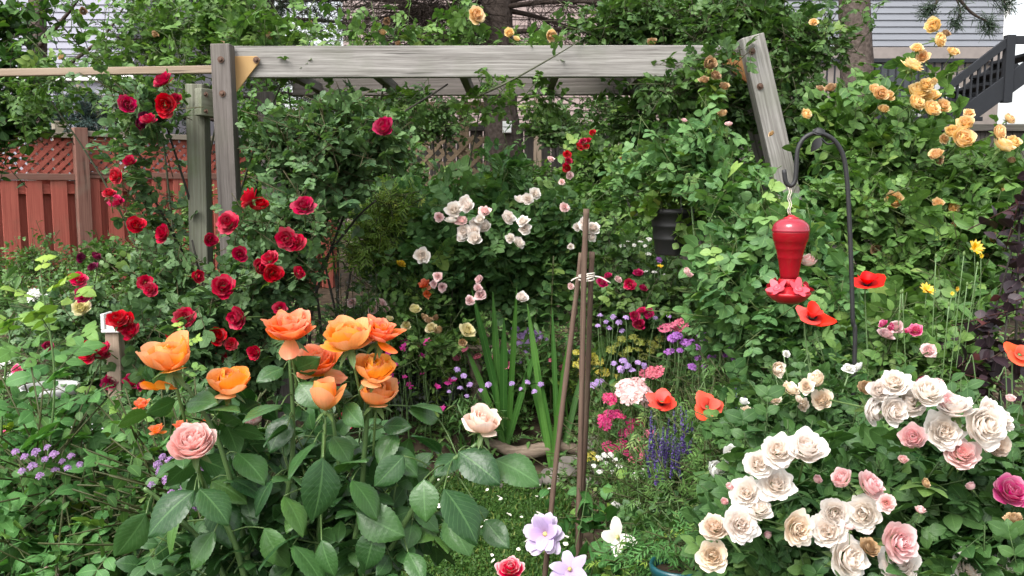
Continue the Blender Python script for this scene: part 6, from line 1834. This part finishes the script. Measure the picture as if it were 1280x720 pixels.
perennial('foliage_plant', 'fresh green feathery carpet between the gladiolus and the orange blooms', 'perennial', 520, 5.0,
          [(470, 450, 5.0, 44, 26, .2, 80), (520, 455, 5.0, 44, 24, .2, 80), (580, 460, 5.05, 34, 24, .2, 60), (650, 470, 5.0, 34, 24, .2, 60), (450, 500, 4.8, 40, 20, .2, 50), (700, 470, 5.0, 30, 24, .2, 50)], T_herb, .1, 'bed_green', group=grp, k=7, slen=.2)
perennial('coneflower', 'rosy pink flower heads scattered in the shade behind the gladiolus', 'perennial', 560, 5.0,
          [(560, 430, 5.1, 50, 20, .2, 40)], one(LANCE), .08, 'bed_green', 'pinkhead', rj([(520, 432), (534, 442), (556, 438), (570, 446), (545, 456), (580, 436), (596, 446), (508, 446), (468, 462), (456, 452), (482, 470), (620, 446), (634, 456), (690, 450), (702, 460)], 9), 4.75, group=grp)

# purple sage spikes
sv = plant('salvia', 'clump of upright violet salvia spikes below the orange poppies', 'perennial', 838, 3.1, grp)
bush(sv, [(838, 600, 3.1, 34, 16, .15, 40)], one(LANCE), .06, M['herb'], k=8)
r9 = np.random.default_rng(4)
n = 150
z = np.sort(r9.uniform(0, 1, n)); an = r9.uniform(0, 6.28, n)
dd = np.stack([np.cos(an), np.sin(an), r9.uniform(0, .8, n)], 1)
spk = scatter(PQ, frames(dd, np.tile([0, 0, 1.], (n, 1)) + .3 * r9.normal(size=(n, 3))), np.stack([0 * z, 0 * z, z], 1), .075 * (1.15 - z) ** .5 + .012)
spk.a[:, 2] = np.repeat(r9.uniform(0, 1, n), 4)
stk = tube([[0, 0, -.9], [0.02, 0, -.3], [0, 0, 1]], .012, 4)
spm = meshdata('flower_spike', spk, PM['salvia'])
stm = meshdata('spike_stem', stk, M['stemgreen'])
for i in range(40):
    px, py = r9.uniform(808, 872), r9.uniform(565, 608)
    if i > 34: px, py = r9.uniform(918, 926), r9.uniform(525, 540)
    Y = 3.0 + r9.uniform(-.15, .15)
    o = link('flower_spike', spm, sv, W(px, py, Y) - np.array(sv.location))
    s = r9.uniform(.1, .17)
    o.scale = (s * .6, s * .6, s)
    o.rotation_euler = (r9.uniform(-.2, .2), (px - 838) * .004 + r9.uniform(-.12, .12), r9.uniform(0, 6))
    link('spike_stem', stm, o)

# ------------------------------------------------------------------ sword leaves and grasses
def sword(p0, p1, w, bow, rows=10):
    p0, p1 = np.asarray(p0, float), np.asarray(p1, float)
    L = np.linalg.norm(p1 - p0)
    t = np.linspace(0, 1, rows + 1)
    side = unit(np.cross(p1 - p0, [rng.uniform(-.3, .3), 1, 0]))
    c = p0 + (p1 - p0) * t[:, None] + np.outer(np.sin(PI * t * .8) * bow * L, [0, 0, 1.0]) + np.outer(t ** 2 * bow * L * .4, [0, -1, 0])
    ww = w * np.minimum(1, (1.02 - t) * 3.2) ** .8 * (.6 + .4 * np.minimum(1, t * 4))
    s = np.array([-1, 0, 1])
    v = c[:, None] + side * (ww[:, None] * s)[..., None] + np.array([0, -1, 0]) * (np.abs(s) * .25 * ww[:, None])[..., None]
    g = Geo(v.reshape(-1, 3), grid_q(rows + 1, 3))
    g.a[:, 0] = rng.uniform(0, 1)
    g.u = np.stack([np.tile(s, rows + 1), np.repeat(t, 3), np.zeros(3 * (rows + 1))], 1)
    return g


def clump(name, label, cat, b, tips, Y, w, bow, mat='blade', grp=None, wide=.05, dy=.15):
    t = plant(name, label, cat, b[0], Y, grp)
    p = W(*b, Y)
    p[2] = min(p[2], gz(p[0], Y) + .05)
    gs = [sword(p + [rng.uniform(-wide, wide), rng.uniform(-wide, wide), -.05], W(*tp_, Y + rng.uniform(-dy, dy)), w * rng.uniform(.8, 1.15), bow * rng.uniform(.5, 1.5)) for tp_ in tips]
    if len(tips) < 8:
        gs += [sword(p + [rng.uniform(-wide, wide), 0, -.05], W(b[0] + rng.uniform(-40, 40), b[1] - rng.uniform(30, 80), Y), w * .6, bow) for _ in range(2)]
    part('foliage', join(gs), M[mat], t)
    return t


clump('gladiolus', 'upright gladiolus clump with broad sword leaves, the taller of two behind the tripod', 'perennial', (632, 510), [(590, 366), (616, 366), (646, 362), (580, 430), (630, 400), (672, 430)], 4.56, .018, .02, grp='gladiolus clumps', wide=.025)
clump('gladiolus', 'smaller gladiolus clump with sword leaves close beside the slanting tripod stake', 'perennial', (694, 520), [(659, 382), (690, 386), (658, 445), (712, 420), (728, 462)], 4.45, .016, .02, grp='gladiolus clumps', wide=.025)
r9 = np.random.default_rng(14)
clump('daylily', 'arching grassy clump hanging over the lawn edge under the peach bud', 'perennial', (585, 585), [(560 + 12 * i + r9.uniform(-5, 5), 628 - abs(i - 3) * 4 + r9.uniform(-12, 6)) for i in range(9)] * 3 + [(540, 600), (660, 615), (650, 590), (555, 560), (575, 545), (600, 540), (630, 555)] * 2, 4.5, .006, .28, grp=None, wide=.09)
clump('grass_clump', 'fine upright grass clump at the foot of the tripod stakes', 'perennial', (712, 560), [(690 + 4 * i + r9.uniform(-6, 6), 495 + r9.uniform(-10, 24)) for i in range(16)] * 2, 4.65, .004, .06, wide=.08)
clump('iris', 'dark arching iris leaves in the shade behind the chartreuse shrub', 'perennial', (512, 300), [(498 + 5 * i + r9.uniform(-6, 6), 236 + r9.uniform(-8, 24)) for i in range(11)], 6.2, .012, .06, 'grass', wide=.12)
ly_ = plant('lily', 'single lily stem with whorled narrow leaves, no flower, beside the tripod', 'perennial', 690, 4.7)
c = curve([np.array(ly_.location), W(688, 430, 4.6), W(692, 320, 4.6)], 20)
gs = [tube(c, .005, 5)]
for i in range(60):
    f = .3 + .7 * i / 60
    p = c[int(f * (len(c) - 1))]
    an = i * 2.4
    gs.append(scatter(LANCE, frames(np.array([[math.cos(an), math.sin(an), .5 * f]]), np.array([[0, 0, 1.]])), p[None], np.array([.11 * (1.15 - f * .6)]), np.array([rng.uniform()]), np.array([max(0, f - .8) * 2])))
part('foliage', join(gs), M['herb'], ly_)
sk = plant('lavender_stem', 'pale grey green spikes rising under the arbor beside the pink roses', 'perennial', 445, 4.6)
gs = []
for (a, b_) in ((425, 340), (432, 350), (440, 345), (452, 356), (460, 350), (470, 340), (420, 360)):
    p = W(a, b_, 4.4); q_ = W(a + 4, 440, 4.5)
    c = curve([q_, (p + q_) / 2, p], 10)
    gs.append(tube(c, .002, 4))
    for i in range(34):
        f = i / 34
        gs.append(scatter(FEATH, frames(np.array([[math.cos(i * 2.4), math.sin(i * 2.4), .7]]), np.array([[0, 0, 1.]])), (q_ * (1 - f) + p * f)[None], np.array([.045]), np.array([rng.uniform()])))
part('foliage', join(gs), M['grey'], sk)

# ------------------------------------------------------------------ poppies
popf = lambda s: flower(s, [(2, .5, 26, 56, 1.15, 16, .15, .015, .03), (3, .56, 46, 84, 1.1, 30, .17, .02, 0)], 13, 9)
POP = [meshdata('flower', popf(i), PM['poppy']) for i in range(4)]
gpc = lathe([(.001, .0), (.03, .02), (.05, .07), (.055, .11), (.07, .13), (.001, .14)], 14, (.4, .2, 0))
POPC = meshdata('seed_pod', gpc, M['calyx'])
n = 60
an = np.random.default_rng(2).uniform(0, 6.28, n)
STA = meshdata('stamen', scatter(PRISM, frames(np.stack([np.cos(an) * .7, np.sin(an) * .7, np.ones(n)], 1), np.tile([.1, 1, .2], (n, 1))), np.zeros((n, 3)), np.tile([.012, .22, .012], (n, 1))), plain('poppy_stamen', (.02, .01, .02), .8))
budm = meshdata('bud', lathe([(.001, -.5), (.22, -.38), (.33, -.1), (.3, .2), (.16, .45), (.05, .52)], 12, (.5, 0, 0)), M['calyx'])


def poppy(label, px, py, d, Y, ax, foot, buds=(), seed=0, group='orange red poppies'):
    t = plant('poppy', label, 'poppy', foot, Y, group)
    b = np.array(t.location)
    p = W(px, py, Y)
    if d:
        o = blooms(t, 'flower', [POP[seed % 4]], [(px, py, d, Y)], Y, rng, axis=ax, wob=.03)[0]
        link('seed_pod', POPC, o)
        link('stamen', STA, o)
        a_ = unit(np.asarray(ax, float))
        c = curve([b, (b + p) / 2 + [.02, 0, .05], p - a_ * .05, p - a_ * .004], 20)
        part('stem', tube(c, .0022, 6), M['stemgreen'], t)
    for (bx, by, nod) in buds:
        q_ = W(bx, by, Y + rng.uniform(-.05, .08))
        s = .014
        if nod:
            hook = q_ + np.array([nod * .006, 0, .012])
            c = curve([b, b * .4 + q_ * .6 + [nod * .035, 0, .02], q_ + [nod * .03, 0, .02], q_ + [nod * .016, 0, .036], hook], 22)
        else:
            c = curve([b, (b + q_) / 2 + [.02, 0, 0], q_], 18)
        part('stem', tube(c, .0016, 5), M['stemgreen'], t)
        o = link('bud', budm, t, q_ - b)
        o.scale = (s * .8, s * .8, s)
        o.rotation_euler = (PI if nod else 0, .1 * nod, 0)
    lf_ = shoots(rng, [(foot, 0, Y, 1, 1, .01, 0)], T_herb, .1) if False else None
    bl = scatter(T_herb[0], frames(np.stack([np.cos(np.arange(9) * 2.4), np.sin(np.arange(9) * 2.4), np.full(9, .9)], 1), np.tile([0, -.3, 1.], (9, 1))), np.repeat([b], 9, 0) + np.array([0, 0, .02]), np.full(9, .22), rng.uniform(0, 1, 9))
    part('foliage', bl, M['herb'], t)


poppy('orange red poppy spreading flat beside the pale pink phlox', 827, 507, 38, 2.9, (0, -.45, 1), 832, [(814, 553, 1), (806, 560, -1), (841, 522, 1), (854, 528, -1)], 0)
poppy('orange red poppy facing forward with a dark centre, next to nodding green buds', 883, 511, 37, 2.75, (0, -.75, .7), 890, [(870, 497, 1), (895, 502, 1), (908, 505, 0), (905, 545, -1), (868, 545, 1)], 1)
poppy('orange red poppy just beneath the red hummingbird feeder', 1013, 401, 42, 2.45, (.1, -.55, .85), 1050, [(1000, 465, 1), (979, 440, 0)], 2)
poppy('orange red poppy close against the black hook pole', 1083, 360, 40, 2.75, (-.1, -.35, 1), 1095, [(1126, 365, 0), (1068, 440, 0)], 3)
poppy('orange red poppy in front of the dark purple smoke bush', 1273, 446, 36, 2.35, (-.1, -.7, .7), 1270, [(1203, 469, 1), (1243, 484, 1), (1214, 490, -1)], 1)
poppy('tall thin poppy stems with upright seed heads before the apricot rose', 1170, 300, 0, 2.7, (0, 0, 1), 1150, [(1205, 317, 0), (1170, 320, 0), (1209, 355, 0), (1128, 364, 0), (1186, 380, 0), (1222, 330, 0)], 1, 'poppy seed heads')
poppy('nodding green poppy buds on hooked stems beside the white clematis', 768, 590, 0, 3.0, (0, 0, 1), 790, [(769, 588, 1), (815, 555, 1), (841, 700, 1), (789, 705, -1)], 1, 'poppy seed heads')

# ------------------------------------------------------------------ clematis and the rest at the bottom
cm_ = plant('clematis', 'clematis with pale violet and white starry flowers climbing the tripod stakes', 'climber', 722, 3.05)
bush(cm_, [(742, 640, 3.15, 20, 24, .06, 7), (768, 640, 3.1, 24, 22, .08, 8), (715, 705, 3.15, 20, 12, .06, 4), (752, 704, 2.9, 28, 12, .08, 8), (700, 640, 3.2, 14, 10, .06, 2), (775, 690, 2.9, 30, 18, .08, 8)], one(LF5), .07, M['lime'], slen=.16, k=5, young=.4)
star = lambda s, n, l: flower(s, [(n, .5, 62 - 12 * k_, 88 - 14 * k_, .34, 8, .04, .015, .02 * k_) for k_ in range(l - 1, -1, -1)], 7, 9)
CLW = [meshdata('flower', star(1, 4, 1), PM['white'])]
CLV = [meshdata('flower', star(2, 6, 1), PM['clematis'])]
CLD = [meshdata('flower', star(3, 6, 3), PM['clematis'])]
ctr = meshdata('stamen', STA.vertices and Geo(gpc.v * .8, gpc.q, gpc.a) or gpc, PM['paleyellow'])
for ms, it in ((CLW, [(771, 672, 46, 2.62, (.1, -.85, .5))]), (CLV, [(712, 713, 46, 2.8, (0, -.7, .7))]), (CLD, [(683, 668, 50, 2.98, (-.4, -.8, .4))])):
    for o in blooms(cm_, 'flower', ms, it, 2.9, rng, wob=.05):
        link('stamen', ctr, o)
for pts in ([(700, 760), (725, 660), (735, 600)], [(730, 780), (755, 690), (771, 676)], [(690, 760), (690, 700), (684, 672)]):
    c = curve([np.array(cm_.location)] + [W(a, b_, 3.0) for a, b_ in pts], 16)
    part('stem', tube(c, .0016, 5), M['stemgreen'], cm_)
cn = plant('carnation', 'carnation with a frilled red flower edged in white at the lawn', 'perennial', 638, 2.5)
bush(cn, [(640, 760, 2.5, 16, 24, .08, 12)], one(FEATH), .07, M['grey'], k=8, slen=.12)
PMc = meshdata('flower', rosette(5, 6, .3), PM['carnation'])
blooms(cn, 'flower', [PMc], [(638, 714, 36, 2.45)], 2.45, rng, axis=(0, -.5, .9), wob=.02, calyx=CAL)
p = W(638, 720, 2.45)
part('stem', tube(curve([np.array(cn.location), p], 8), .002, 5), M['stemgreen'], cn)

# fallen petals on the lawn
fpg = leaf(3, 1, .42, .12, .15, .9, tipw=.12)
fpm_ = meshdata('fallen_petal', fpg, plain('cream_petal', (.75, .72, .62), .7, .2))
r9 = np.random.default_rng(19)
for i in range(64):
    y = r9.uniform(3.35, 4.4); t_ = r9.uniform(.12, .98)
    x = lx0(y) * (1 - t_) + lx1(y) * t_
    o = link('fallen_petal', fpm_, None, (x, y, .03 + r9.uniform(0, .012)))
    s = r9.uniform(.014, .034)
    o.scale = (s, s, s)
    o.rotation_euler = (r9.uniform(-.5, .5), r9.uniform(-.5, .5), r9.uniform(0, 6))
    tag(o, 'small cream petal fallen on the green lawn', 'petal', 'petals fallen on the lawn')

# low ground cover over the beds, leaf litter and mulch
def region(n, x0_, x1_, y0_, y1_):
    x = rng.uniform(x0_, x1_, n); y = rng.uniform(y0_, y1_, n)
    lawnm = (y < 4.5) & (x > lx0(y) + .02) & (x < lx1(y) - .02)
    return x[~lawnm], y[~lawnm]


x, y = region(15000, -4.5, 4.5, 2.2, 8.5)
k = np.sin(x * 2.3 + 1) * np.sin(y * 2.9) + np.sin(x * 5.1 - y * 3) * .6 + rng.normal(size=len(x)) * .3 > -.35
x, y = x[k], y[k]
x2, y2 = region(5200, -1.6, 1.5, 4.4, 6.2)
x, y = np.concatenate([x, x2]), np.concatenate([y, y2])
n = len(x)
hgt = rng.uniform(.01, .14, n) * (.5 + .5 * np.sin(x * 4 + y * 3))
P = np.stack([x, y, gz(x, y) + np.abs(hgt)], 1)
d = rng.normal(size=(n, 3)) * [1, 1, .3] + [0, 0, .25]
nn = rng.normal(size=(n, 3)) * .3 + [0, -.15, 1]
sel = rng.integers(0, 3, n)
gs = [scatter(t_, frames(d[sel == i], nn[sel == i]), P[sel == i], rng.uniform(.05, .1, (sel == i).sum()), rng.uniform(0, 1, (sel == i).sum()), (rng.uniform(size=(sel == i).sum()) < .1) * .8) for i, t_ in enumerate((T_far[0], T_herb[0], LANCE))]
tag(link('ground_cover', meshdata('ground_cover', join(gs), M['herb'])), 'low green ground cover leaves spread through the flower beds', 'ground cover', None, 'stuff')
x, y = region(9000, -4, 4, 2.2, 7.5)
n = len(x)
lit = leaf(2, 1, .3, .3, .3, .8)
g = scatter(lit, frames(rng.normal(size=(n, 3)) * [1, 1, .2], rng.normal(size=(n, 3)) * .4 + [0, 0, 1]), np.stack([x, y, gz(x, y) + rng.uniform(.002, .02, n)], 1), rng.uniform(.02, .06, n), rng.uniform(0, 1, n))
tag(link('leaf_litter', meshdata('leaf_litter', g, leafmat('dead_leaf', (.06, .04, .025), (.22, .16, .1), trans=.05))), 'brown fallen leaves and bark mulch on the soil', 'leaf litter', None, 'stuff')
